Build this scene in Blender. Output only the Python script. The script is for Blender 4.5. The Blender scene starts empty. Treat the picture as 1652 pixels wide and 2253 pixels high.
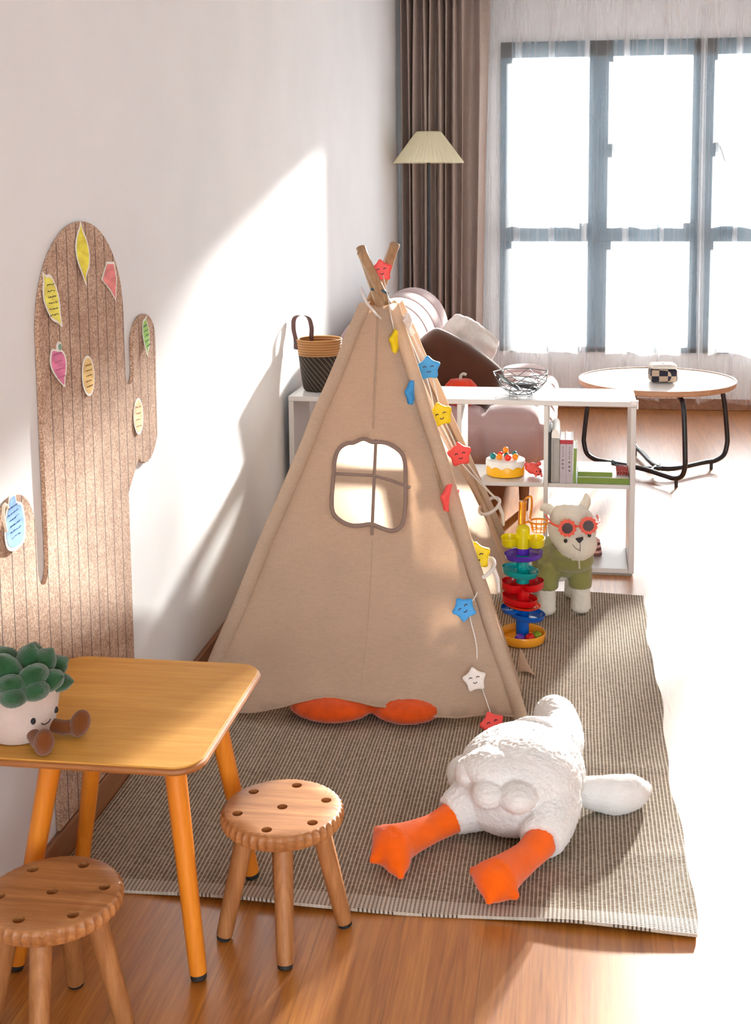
import bpy, bmesh, math, random
from mathutils import Vector, Matrix, noise
from mathutils.geometry import delaunay_2d_cdt
rnd = random.Random(11)
SC = bpy.context.scene
COL = SC.collection
PI = math.pi
V = Vector
R = math.radians

# ------------------------------------------------------------------ materials
def srgb(r, g, b):
    def f(c):
        c /= 255.0
        return c / 12.92 if c <= .04045 else ((c + .055) / 1.055) ** 2.4
    return (f(r), f(g), f(b), 1.0)

class NT:
    def __init__(s, name):
        s.m = bpy.data.materials.new(name); s.m.use_nodes = True
        s.t = s.m.node_tree; s.t.nodes.clear()
        s.out = s.n('ShaderNodeOutputMaterial')
    def n(s, typ, **kw):
        nd = s.t.nodes.new(typ)
        for k, v in kw.items():
            if k.startswith('_'): setattr(nd, k[1:], v)
            else:
                key = k.replace('_', ' ')
                nd.inputs[key].default_value = v
        return nd
    def l(s, a, b): s.t.links.new(a, b)
    def coord(s, scale=(1, 1, 1), rot=(0, 0, 0), kind='Object'):
        tc = s.n('ShaderNodeTexCoord'); mp = s.n('ShaderNodeMapping')
        mp.inputs['Scale'].default_value = scale; mp.inputs['Rotation'].default_value = rot
        s.l(tc.outputs[kind], mp.inputs['Vector'])
        return mp.outputs['Vector']
    def noise(s, vec, scale, detail=3, rough=.5, dist=0):
        nd = s.n('ShaderNodeTexNoise', Scale=scale, Detail=detail, Roughness=rough, Distortion=dist)
        s.l(vec, nd.inputs['Vector']); return nd.outputs['Fac']
    def ramp(s, fac, stops):
        nd = s.n('ShaderNodeValToRGB'); cr = nd.color_ramp
        while len(cr.elements) < len(stops): cr.elements.new(.5)
        for e, (p, c) in zip(cr.elements, stops): e.position = p; e.color = c
        s.l(fac, nd.inputs['Fac']); return nd.outputs['Color']
    def mix(s, fac, a, b, blend='MIX'):
        nd = s.n('ShaderNodeMix', _data_type='RGBA', _blend_type=blend)
        for sock, v in ((nd.inputs[0], fac), (nd.inputs[6], a), (nd.inputs[7], b)):
            if hasattr(v, 'node'): s.l(v, sock)
            else: sock.default_value = v
        return nd.outputs[2]
    def math(s, op, a, b=0.0, c=0.0):
        nd = s.n('ShaderNodeMath', _operation=op)
        for i, v in enumerate((a, b, c)):
            if hasattr(v, 'node'): s.l(v, nd.inputs[i])
            else: nd.inputs[i].default_value = v
        return nd.outputs[0]
    def bump(s, h, strength=.3, dist=.01):
        nd = s.n('ShaderNodeBump', Strength=strength, Distance=dist)
        s.l(h, nd.inputs['Height']); return nd.outputs['Normal']
    def bsdf(s, col, rough=.6, normal=None, **kw):
        nd = s.n('ShaderNodeBsdfPrincipled', Roughness=rough)
        for k, v in kw.items(): nd.inputs[k.replace('_', ' ')].default_value = v
        if hasattr(col, 'node'): s.l(col, nd.inputs['Base Color'])
        else: nd.inputs['Base Color'].default_value = col
        if normal: s.l(normal, nd.inputs['Normal'])
        return nd
    def done(s, sh):
        s.l(sh.outputs[0] if hasattr(sh, 'outputs') else sh, s.out.inputs['Surface']); return s.m

def scl(c, k): return (min(1, c[0] * k), min(1, c[1] * k), min(1, c[2] * k), 1)

def mat(name, c, rough=.6, var=.12, scale=30, bump=0, bscale=200, stretch=(1, 1, 1), dist=.002, **kw):
    t = NT(name); v = t.coord(stretch)
    f = t.noise(v, scale)
    col = t.ramp(f, [(.3, scl(c, 1 - var)), (.7, scl(c, 1 + var))])
    nm = t.bump(t.noise(v, bscale, 2), bump, dist) if bump else None
    return t.done(t.bsdf(col, rough, nm, **kw))

def wood(name, c1, c2, axis='x', scale=9, rough=.45, fine=60, spec=.5):
    st = {'x': (.08, 1, 1), 'y': (1, .08, 1), 'z': (1, 1, .08)}[axis]
    t = NT(name); v = t.coord(st)
    a = t.noise(v, scale * 3, 6, .65, 1.2); b = t.noise(v, fine * 4, 2)
    f = t.math('ADD', t.math('MULTIPLY', a, .75), t.math('MULTIPLY', b, .25))
    col = t.ramp(f, [(.36, c1), (.52, tuple((p + q) / 2 for p, q in zip(c1, c2))), (.64, c2)])
    return t.done(t.bsdf(col, rough, t.bump(f, .12, .001), Specular_IOR_Level=spec))

def trans_cloth(name, c, thin=.5, weave=900, var=.08, bump=.25):
    t = NT(name); v = t.coord()
    w1 = t.noise(t.coord((1, 1, .15)), weave * .35, 2); w2 = t.noise(t.coord((.15, .15, 1)), weave * .35, 2)
    w = t.math('MULTIPLY', t.math('ADD', w1, w2), .5)
    f = t.math('ADD', t.math('MULTIPLY', w, .7), t.math('MULTIPLY', t.noise(v, 8), .3))
    col = t.ramp(f, [(.36, scl(c, 1 - var)), (.62, scl(c, 1 + var))])
    nm = t.bump(w, bump, .001)
    d = t.n('ShaderNodeBsdfDiffuse'); tr = t.n('ShaderNodeBsdfTranslucent'); mx = t.n('ShaderNodeMixShader', Fac=thin)
    t.l(col, d.inputs['Color']); t.l(col, tr.inputs['Color']); t.l(nm, d.inputs['Normal'])
    t.l(d.outputs[0], mx.inputs[1]); t.l(tr.outputs[0], mx.inputs[2])
    return t.done(mx)

def plush(name, c, var=.1, bscale=260, bump=.8, scale=25, sheen=.3):
    t = NT(name); v = t.coord()
    f = t.noise(v, scale, 3)
    col = t.ramp(f, [(.3, scl(c, 1 - var)), (.7, scl(c, 1 + var * .6))])
    h = t.math('ADD', t.math('MULTIPLY', t.noise(v, bscale, 3, .7), .6), t.math('MULTIPLY', t.noise(v, bscale * .25, 2), .6))
    return t.done(t.bsdf(col, .95, t.bump(h, bump, .004), Sheen_Weight=sheen, Sheen_Roughness=.5, Specular_IOR_Level=.1))

def plastic(name, c, rough=.28, trans=0.0):
    t = NT(name); v = t.coord()
    f = t.noise(v, 18, 2)
    col = t.ramp(f, [(.3, scl(c, .95)), (.7, scl(c, 1.05))])
    return t.done(t.bsdf(col, rough, None, Transmission_Weight=trans))

# ------------------------------------------------------------------ geometry
def frames(pts):
    pts = [V(p) for p in pts]
    tang = []
    for i in range(len(pts)):
        a = pts[max(0, i - 1)]; b = pts[min(len(pts) - 1, i + 1)]
        d = b - a
        tang.append(d.normalized() if d.length > 1e-9 else V((0, 0, 1)))
    up = V((0, 0, 1)) if abs(tang[0].z) < .9 else V((1, 0, 0))
    n = (up - tang[0] * up.dot(tang[0])).normalized()
    out = []
    for i, t in enumerate(tang):
        if i:
            n = tang[i - 1].rotation_difference(t) @ n
            n = (n - t * n.dot(t)).normalized()
        out.append((pts[i], t, n, t.cross(n)))
    return out

def catmull(pts, k=6, closed=False):
    pts = [V(p) for p in pts]; n = len(pts); out = []
    rng = range(n) if closed else range(n - 1)
    for i in rng:
        if closed: p0, p1, p2, p3 = (pts[(i + j - 1) % n] for j in range(4))
        else: p0, p1, p2, p3 = pts[max(0, i - 1)], pts[i], pts[i + 1], pts[min(n - 1, i + 2)]
        for s in range(k):
            t = s / k
            out.append(.5 * (2 * p1 + (p2 - p0) * t + (2 * p0 - 5 * p1 + 4 * p2 - p3) * t * t + (3 * p1 - p0 - 3 * p2 + p3) * t ** 3))
    if not closed: out.append(pts[-1].copy())
    return out

def chaikin(p, it=2):
    for _ in range(it):
        q = []
        for i in range(len(p)):
            a, b = p[i], p[(i + 1) % len(p)]
            q += [(a[0] * .75 + b[0] * .25, a[1] * .75 + b[1] * .25), (a[0] * .25 + b[0] * .75, a[1] * .25 + b[1] * .75)]
        p = q
    return p

def inside(x, y, poly):
    c = False; j = len(poly) - 1
    for i in range(len(poly)):
        xi, yi = poly[i]; xj, yj = poly[j]
        if (yi > y) != (yj > y) and x < (xj - xi) * (y - yi) / (yj - yi) + xi: c = not c
        j = i
    return c

def fill2d(outline, holes=(), step=None):
    vs = []; ed = []
    for loop in (outline, *holes):
        b = len(vs); vs += [V((p[0], p[1])) for p in loop]
        ed += [(b + i, b + (i + 1) % len(loop)) for i in range(len(loop))]
    nb = len(vs)
    if step:
        x0 = min(p[0] for p in outline); x1 = max(p[0] for p in outline)
        y0 = min(p[1] for p in outline); y1 = max(p[1] for p in outline)
        ny = int((y1 - y0) / step) + 1; nx = int((x1 - x0) / step) + 1
        for i in range(nx + 1):
            for j in range(ny + 1):
                x = x0 + (i + .5 * (j % 2)) * step; y = y0 + j * step
                if inside(x, y, outline) and not any(inside(x, y, h) for h in holes):
                    if all((v.x - x) ** 2 + (v.y - y) ** 2 > (step * .45) ** 2 for v in vs[:nb]): vs.append(V((x, y)))
    r = delaunay_2d_cdt(vs, ed, [], 0, 1e-7)
    pv = [(v.x, v.y) for v in r[0]]; tri = []
    for f in r[2]:
        cx = sum(pv[i][0] for i in f) / len(f); cy = sum(pv[i][1] for i in f) / len(f)
        if inside(cx, cy, outline) and not any(inside(cx, cy, h) for h in holes): tri.append(tuple(f))
    return pv, tri

class G:
    def __init__(s): s.v = []; s.f = []
    def add(s, vs, fs):
        b = len(s.v); s.v += [V(p) for p in vs]; s.f += [tuple(b + i for i in f) for f in fs]; return s
    def box(s, x0, x1, y0, y1, z0, z1):
        return s.add([(x, y, z) for x in (x0, x1) for y in (y0, y1) for z in (z0, z1)],
                     [(0, 1, 3, 2), (4, 6, 7, 5), (0, 4, 5, 1), (2, 3, 7, 6), (0, 2, 6, 4), (1, 5, 7, 3)])
    def obox(s, c, size, M):
        x, y, z = (q / 2 for q in size); b = G().box(-x, x, -y, y, -z, z)
        return s.add([V(c) + M @ p for p in b.v], b.f)
    def tube(s, pts, r, seg=10, caps=True, closed=False, flat=1.0):
        n = len(pts); rs = r if isinstance(r, (list, tuple)) else [r] * n
        fr = frames(pts); vs = []; fs = []
        for (p, t, a, b), q in zip(fr, rs):
            for k in range(seg):
                th = 2 * PI * k / seg
                vs.append(p + (a * math.cos(th) + b * math.sin(th) * flat) * q)
        m = n if closed else n - 1
        for i in range(m):
            for k in range(seg):
                k2 = (k + 1) % seg; j = (i + 1) % n
                fs.append((i * seg + k, i * seg + k2, j * seg + k2, j * seg + k))
        if caps and not closed:
            fs.append(tuple(range(seg))[::-1]); fs.append(tuple((n - 1) * seg + k for k in range(seg)))
        return s.add(vs, fs)
    def lathe(s, prof, c=(0, 0, 0), seg=32, M=None, mod=None, sx=1, sy=1):
        vs = []; fs = []; n = len(prof)
        for i, (r, z) in enumerate(prof):
            for k in range(seg):
                th = 2 * PI * k / seg; q = r * (mod(th, i) if mod else 1)
                p = V((q * math.cos(th) * sx, q * math.sin(th) * sy, z))
                vs.append(V(c) + (M @ p if M else p))
        for i in range(n - 1):
            for k in range(seg):
                k2 = (k + 1) % seg
                fs.append((i * seg + k, i * seg + k2, (i + 1) * seg + k2, (i + 1) * seg + k))
        for i, fl in ((0, True), (n - 1, False)):
            if prof[i][0] > 1e-6:
                f = tuple(i * seg + k for k in range(seg)); fs.append(f[::-1] if fl else f)
        return s.add(vs, fs)
    def lathe_open(s, prof, **k):
        s.lathe(prof, **k); s.f.pop(); 
        return s
    def ell(s, c, r, M=None, seg=20, rings=12):
        vs = [V((0, 0, -1))]; fs = []
        for i in range(1, rings):
            ph = -PI / 2 + PI * i / rings
            for k in range(seg):
                th = 2 * PI * k / seg; vs.append(V((math.cos(ph) * math.cos(th), math.cos(ph) * math.sin(th), math.sin(ph))))
        vs.append(V((0, 0, 1))); L = len(vs) - 1
        for k in range(seg):
            fs.append((0, 1 + (k + 1) % seg, 1 + k))
            for i in range(rings - 2):
                a = 1 + i * seg; fs.append((a + k, a + (k + 1) % seg, a + seg + (k + 1) % seg, a + seg + k))
            a = 1 + (rings - 2) * seg; fs.append((a + k, a + (k + 1) % seg, L))
        out = []
        for p in vs:
            q = V((p.x * r[0], p.y * r[1], p.z * r[2])); out.append(V(c) + (M @ q if M else q))
        return s.add(out, fs)
    def grid(s, fn, nu, nv, closed=False):
        vs = [fn(i / nu, j / nv) for i in range(nu + 1) for j in range(nv + 1)]
        w = nv + 1
        return s.add(vs, [(i * w + j, (i + 1) * w + j, (i + 1) * w + j + 1, i * w + j + 1) for i in range(nu) for j in range(nv)])
    def prism(s, outline, t0, t1, fn, holes=(), step=None):
        """2-D outline given thickness; fn(u, v, t) -> point"""
        pv, tri = fill2d(outline, holes, step); n = len(pv)
        vs = [fn(x, y, t0) for x, y in pv] + [fn(x, y, t1) for x, y in pv]
        fs = [t[::-1] for t in tri] + [tuple(i + n for i in t) for t in tri]
        cnt = {}
        for t in tri:
            for i in range(3):
                a, b = t[i], t[(i + 1) % 3]
                cnt[(a, b)] = 1
        for (a, b) in cnt:
            if (b, a) not in cnt: fs.append((a, b, b + n, a + n))
        return s.add(vs, fs)
    def sheet(s, outline, fn, holes=(), step=None):
        pv, tri = fill2d(outline, holes, step)
        return s.add([fn(x, y) for x, y in pv], tri)
    def puffbox(s, c, size, r, cells=(1, 1, 1), amp=.0, nn=12, pw=.4, M=None):
        hx = [q / 2 for q in size]; b = bmesh.new()
        for ax in range(3):
            for sg in (-1, 1):
                a1, a2 = (ax + 1) % 3, (ax + 2) % 3
                nu, nv = nn * cells[a1], nn * cells[a2]; rows = []
                for i in range(nu + 1):
                    row = []
                    for j in range(nv + 1):
                        uu = i / nu; vv = j / nv
                        p = V((0, 0, 0)); p[ax] = sg * hx[ax]; p[a1] = (2 * uu - 1) * hx[a1]; p[a2] = (2 * vv - 1) * hx[a2]
                        q = V([max(-hx[k] + r, min(hx[k] - r, p[k])) for k in range(3)])
                        d = p - q; d = d.normalized() if d.length > 1e-9 else V((0, 0, 0))
                        f = (abs(math.sin(PI * cells[a1] * uu)) * abs(math.sin(PI * cells[a2] * vv))) ** pw if amp else 0
                        w = q + d * r
                        w[ax] += sg * amp * f
                        w = M @ w if M else w
                        row.append(b.verts.new(V(c) + w))
                    rows.append(row)
                for i in range(nu):
                    for j in range(nv):
                        f = (rows[i][j], rows[i + 1][j], rows[i + 1][j + 1], rows[i][j + 1])
                        b.faces.new(f if sg > 0 else f[::-1])
        bmesh.ops.remove_doubles(b, verts=b.verts, dist=1e-4)
        b.verts.index_update()
        s.add([v.co.copy() for v in b.verts], [tuple(v.index for v in f.verts) for f in b.faces]); b.free(); return s
    def build(s, name, m, parent=None, smooth=True, ang=40, bevel=0, sub=0, remesh=0, relax=0, fur=0, furs=.02, solid=0, label=None):
        root = parent
        while root is not None and root.parent: root = root.parent
        off = V(root['base']) if root is not None and 'base' in root else V((0, 0, 0))
        me = bpy.data.meshes.new(name)
        me.from_pydata([tuple(p - off) for p in s.v], [], s.f); me.update()
        bm = bmesh.new(); bm.from_mesh(me); bmesh.ops.recalc_face_normals(bm, faces=bm.faces); bm.to_mesh(me); bm.free()
        o = bpy.data.objects.new(name, me); COL.objects.link(o); me.materials.append(m)
        if parent is not None: o.parent = parent
        if remesh:
            md = o.modifiers.new('skin', 'REMESH'); md.mode = 'VOXEL'; md.voxel_size = remesh; md.use_smooth_shade = True
            if relax:
                md = o.modifiers.new('relax', 'SMOOTH'); md.iterations = relax; md.factor = .5
        elif smooth:
            me.shade_smooth()
            if ang < 180: me.set_sharp_from_angle(angle=R(ang))
        if bevel:
            md = o.modifiers.new('edge', 'BEVEL'); md.width = bevel; md.segments = 2; md.limit_method = 'ANGLE'; md.angle_limit = R(35)
        if sub:
            md = o.modifiers.new('sub', 'SUBSURF'); md.levels = sub; md.render_levels = sub
        if solid:
            md = o.modifiers.new('thick', 'SOLIDIFY'); md.thickness = solid; md.offset = 0
        if fur:
            tx = bpy.data.textures.new(name + '_pile', 'CLOUDS'); tx.noise_scale = furs; tx.noise_depth = 3
            md = o.modifiers.new('pile', 'DISPLACE'); md.texture = tx; md.strength = fur; md.mid_level = .5; md.texture_coords = 'LOCAL'
        if label: o['label'] = label
        return o

def thing(name, label, cat, base, group=None):
    o = bpy.data.objects.new(name, None); COL.objects.link(o); o.location = base; o.empty_display_size = .05
    o['base'] = list(base); o['label'] = label; o['category'] = cat
    if group: o['group'] = group
    return o

def tag(o, label, cat, group=None):
    o['label'] = label; o['category'] = cat
    if group: o['group'] = group
    return o

def struct(o): o['kind'] = 'structure'; return o

def copy_tree(o, parent=None):
    c = o.copy(); COL.objects.link(c)
    if parent is not None: c.parent = parent
    for ch in list(o.children): copy_tree(ch, c)
    return c

def rot(ax, deg): return Matrix.Rotation(R(deg), 3, ax)
def lerp(a, b, t): return V(a) + (V(b) - V(a)) * t

# ------------------------------------------------------------------ the photograph's camera
def camera():
    yaw, pitch, roll = .1355, .1201, -.0063
    fw = V((-math.sin(yaw) * math.cos(pitch), math.cos(yaw) * math.cos(pitch), -math.sin(pitch)))
    r0 = V((math.cos(yaw), math.sin(yaw), 0)); u0 = r0.cross(fw)
    r = r0 * math.cos(roll) + u0 * math.sin(roll); u = u0 * math.cos(roll) - r0 * math.sin(roll)
    cd = bpy.data.cameras.new('camera'); co = bpy.data.objects.new('camera', cd); COL.objects.link(co)
    m = Matrix.Identity(4)
    for i in range(3): m[i][0] = r[i]; m[i][1] = u[i]; m[i][2] = -fw[i]
    m[2][3] = 1.5; co.matrix_world = m
    cd.sensor_fit = 'VERTICAL'; cd.sensor_height = 36; cd.sensor_width = 36 * 1652 / 2253
    cd.lens = 2705.64 / 2253 * 36; cd.shift_x = (826 - 895.26) / 2253; cd.shift_y = -(1126.5 - 722.19) / 2253
    cd.clip_start = .05; cd.clip_end = 200
    SC.camera = co
camera()

WX = -1.12          # inner face of the left wall
YB = 8.07           # inner face of the window wall
XR, YR, ZC = 3.3, -2.6, 2.78

# ------------------------------------------------------------------ room
def room_mats():
    m = {}
    t = NT('white_paint'); v = t.coord()
    f = t.noise(v, 3, 3)
    m['paint'] = t.done(t.bsdf(t.ramp(f, [(.3, (.76, .785, .81, 1)), (.7, (.80, .825, .85, 1))]), .75, t.bump(t.noise(v, 160, 3), .08, .002)))
    # oak floor boards running away from the camera
    t = NT('oak_boards'); v = t.coord()
    br = t.n('ShaderNodeTexBrick', _offset=.37, _offset_frequency=2, Scale=1.0, Mortar_Size=.0012, Brick_Width=1.25, Row_Height=.165, Bias=-.1)
    br.inputs['Color1'].default_value = (.30, .30, .30, 1); br.inputs['Color2'].default_value = (.62, .62, .62, 1); br.inputs['Mortar'].default_value = (.05, .05, .05, 1)
    t.l(t.coord(rot=(0, 0, PI / 2)), br.inputs['Vector'])
    vv = t.coord((14, .7, 1)); off = t.n('ShaderNodeVectorMath', _operation='ADD')
    t.l(vv, off.inputs[0]); t.l(br.outputs['Color'], off.inputs[1])
    g1 = t.noise(off.outputs[0], 2.2, 6, .6, 1.6); g2 = t.noise(t.coord((1, .05, 1)), 160, 2)
    g = t.math('ADD', t.math('MULTIPLY', g1, .65), t.math('MULTIPLY', g2, .35))
    col = t.ramp(g, [(.34, (.29, .088, .012, 1)), (.5, (.44, .155, .024, 1)), (.66, (.56, .23, .045, 1))])
    col = t.mix(.35, col, br.outputs['Color'], 'OVERLAY')
    b = t.bsdf(col, .36, t.bump(g, .05, .001), Coat_Weight=.7, Coat_Roughness=.30)
    m['floor'] = t.done(b)
    m['skirt'] = wood('walnut_skirting', (.20, .075, .032, 1), (.36, .16, .075, 1), 'y', 6, .4)
    m['frame'] = mat('grey_aluminium', srgb(52, 88, 108), .4, .06, 8)
    # clear window glass
    t = NT('clear_glass'); fr = t.n('ShaderNodeFresnel', IOR=1.35); tb = t.n('ShaderNodeBsdfTransparent', Color=(.97, .985, .98, 1)); gl = t.n('ShaderNodeBsdfGlossy', Roughness=.02)
    mx = t.n('ShaderNodeMixShader'); t.l(fr.outputs[0], mx.inputs[0]); t.l(tb.outputs[0], mx.inputs[1]); t.l(gl.outputs[0], mx.inputs[2])
    m['glass'] = t.done(mx)
    m['ceil'] = mat('ceiling_paint', (.85, .845, .83, 1), .8, .02, 3)
    return m
RM = room_mats()
MULL = (-.48, .085, .731, 1.378, 2.024, 2.67)       # left edges of the upright frame members
WZ0, WZ1 = .376, 2.37
WXL, WXR = -.48, 2.67

def room():
    struct(G().box(WX - .2, XR + .2, YR - .2, YB + .25, -.12, 0).build('floor', RM['floor'], smooth=False))
    struct(G().box(WX - .2, XR + .2, YR - .2, YB + .25, ZC, ZC + .12).build('ceiling', RM['ceil'], smooth=False))
    struct(G().box(WX - .16, WX, YR - .2, YB + .25, 0, ZC).build('wall_left', RM['paint'], smooth=False))
    struct(G().box(XR, XR + .16, YR - .2, YB + .25, 0, ZC).build('wall_right', RM['paint'], smooth=False))
    g = G()
    g.box(WX, WXL, YB, YB + .22, 0, ZC); g.box(WXR, XR, YB, YB + .22, 0, ZC)
    g.box(WXL, WXR, YB, YB + .22, 0, WZ0); g.box(WXL, WXR, YB, YB + .22, WZ1, ZC)
    struct(g.build('wall_back', RM['paint'], smooth=False))
    # wall behind the photographer, with an unseen glazed opening added for fill daylight
    g = G(); g.box(WX, -.7, YR - .2, YR, 0, ZC); g.box(2.9, XR, YR - .2, YR, 0, ZC); g.box(-.7, 2.9, YR - .2, YR, 2.5, ZC); g.box(-.7, 2.9, YR - .2, YR, 0, .1)
    struct(g.build('wall_rear', RM['paint'], smooth=False))
    w2 = bpy.data.objects.new('fill_window', None); COL.objects.link(w2); struct(w2)
    f = G()
    for x in (-.7, .47, 1.64, 2.84): f.box(x, x + .06, YR - .12, YR - .06, .1, 2.5)
    f.box(-.7, 2.9, YR - .12, YR - .06, .1, .16); f.box(-.7, 2.9, YR - .12, YR - .06, 2.44, 2.5)
    f.build('window_frame', RM['frame'], w2, smooth=False)
    for x in (-.64, .53, 1.7): G().box(x, x + 1.11, YR - .095, YR - .089, .16, 2.44).build('pane', RM['glass'], w2, smooth=False)
    # skirting boards
    struct(G().box(WX, WX + .016, YR, YB, 0, .075).build('baseboard_left', RM['skirt'], smooth=False, bevel=.004))
    struct(G().box(WX + .02, XR, YB - .016, YB, 0, .075).build('baseboard_back', RM['skirt'], smooth=False, bevel=.004))
    # window in front
    w = bpy.data.objects.new('window_1', None); COL.objects.link(w); struct(w)
    y0, y1 = YB - .025, YB + .06
    f = G()
    for i, x in enumerate(MULL):
        ww = .075 if i == 0 else (.15 if i < 5 else .0)
        if ww: f.box(x, x + ww, y0, y1, WZ0, WZ1)
    f.box(WXL, WXR, y0, y1, WZ0, WZ0 + .035); f.box(WXL, WXR, y0, y1, WZ1 - .10, WZ1); f.box(WXL, WXR, y0 - .005, y1, 1.096, 1.215)
    f.box(WXR - .08, WXR, y0, y1, WZ0, WZ1)
    f.build('window_frame', RM['frame'], w, smooth=False, bevel=.004)
    for i in range(5):
        xa = MULL[i] + (.075 if i == 0 else .15); xb = MULL[i + 1] if i < 4 else WXR - .08
        for za, zb in ((WZ0 + .035, 1.096), (1.20, WZ1 - .10)):
            G().box(xa, xb, y0 + .03, y0 + .036, za, zb).build('pane', RM['glass'], w, smooth=False)
    hm = mat('handle_metal', (.42, .47, .5, 1), .35, .04)
    for x in (.245, .892, 1.538):
        h = G(); h.box(x - .014, x + .014, y0 - .022, y0, 1.66, 1.74)
        h.tube([(x, y0 - .02, 1.72), (x, y0 - .045, 1.72), (x + .012, y0 - .05, 1.70), (x + .045, y0 - .05, 1.60)], .009, 8)
        h.build('window_handle', hm, w)
room()

# ------------------------------------------------------------------ curtains
def curtains():
    m = trans_cloth('mauve_drape', srgb(184, 168, 160), .12, 500, .08)
    def prof(u):                      # u 0..1 across: tight pleats on the left, broad swags at the right edge
        x = WX + .035 + u * .555
        if u < .62: d = .055 * math.sin(u / .62 * 2 * PI * 7 - .6)
        else: d = .05 * math.sin((u - .62) / .38 * 2 * PI * 1.9 + 2.2)
        return x, d
    def fn(u, v):
        x, d = prof(u)
        z = .03 + (ZC - .09) * v
        k = 1 + .25 * (1 - v)
        x2 = x + .016 * math.sin(u * 31) * math.sin(v * 3) - (.055 * (1 - v) * u ** 3)
        return V((x2, 7.80 + d * k + .012 * math.sin(v * 5 + u * 9), z))
    r = thing('curtain', 'long mauve-brown pleated drape hanging in the corner behind the floor lamp', 'curtain', (-.85, 7.8, 0))
    G().grid(fn, 300, 14).build('drape', m, r, ang=180, solid=.004)
    G().tube([(WX + .03, 7.8, ZC - .02), (-.5, 7.8, ZC - .02)], .012, 8).build('track', RM['frame'], r)

    t = NT('sheer_voile'); v = t.coord()
    wv = t.noise(t.coord((1, 1, .02)), 60, 2)
    tb = t.n('ShaderNodeBsdfTransparent', Color=(1, 1, 1, 1)); d = t.n('ShaderNodeBsdfDiffuse', Color=(.92, .92, .94, 1)); tl = t.n('ShaderNodeBsdfTranslucent', Color=(.92, .92, .94, 1))
    m1 = t.n('ShaderNodeMixShader', Fac=.5); t.l(d.outputs[0], m1.inputs[1]); t.l(tl.outputs[0], m1.inputs[2])
    m2 = t.n('ShaderNodeMixShader'); t.l(t.math('ADD', t.math('MULTIPLY', wv, .18), .165), m2.inputs[0])
    t.l(tb.outputs[0], m2.inputs[1]); t.l(m1.outputs[0], m2.inputs[2])
    sm = t.done(m2)
    r2 = thing('sheer_curtain', 'white see-through voile curtain drawn across the whole window', 'curtain', (1, 7.92, 0))
    rr = random.Random(5)
    ph = [(rr.uniform(0, 6.28), rr.uniform(.6, 1.3)) for _ in range(40)]
    def fs(u, v):
        x = -.62 + u * 3.75
        w = 0
        a = u * 17
        w = .045 * math.sin(a * 2 * PI + .9 * math.sin(a * 1.3)) + .022 * math.sin(a * 4 * PI + 1.0 + math.sin(a * 2.1) * 2)
        k = .75 + .5 * (1 - v) + .3 * math.sin(a * .9 + 2) * (1 - v)
        xx = x + .052 * math.sin(a * 2 * PI + 1.6 + .8 * math.sin(a * .7)) + .016 * math.sin(a * 6 * PI + 2 * math.sin(a * 1.7)) + .014 * (1 - v) * math.sin(a * 3.3 + v * 2)
        return V((xx, 7.952 + w * k * .75, .085 - .02 * math.sin(a * 5.1) + (ZC - .14) * v))
    G().grid(fs, 700, 10).build('voile', sm, r2, ang=180)
    G().tube([(-.62, 7.945, ZC - .02), (3.13, 7.945, ZC - .02)], .012, 8).build('track', RM['frame'], r2)
curtains()

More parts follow.
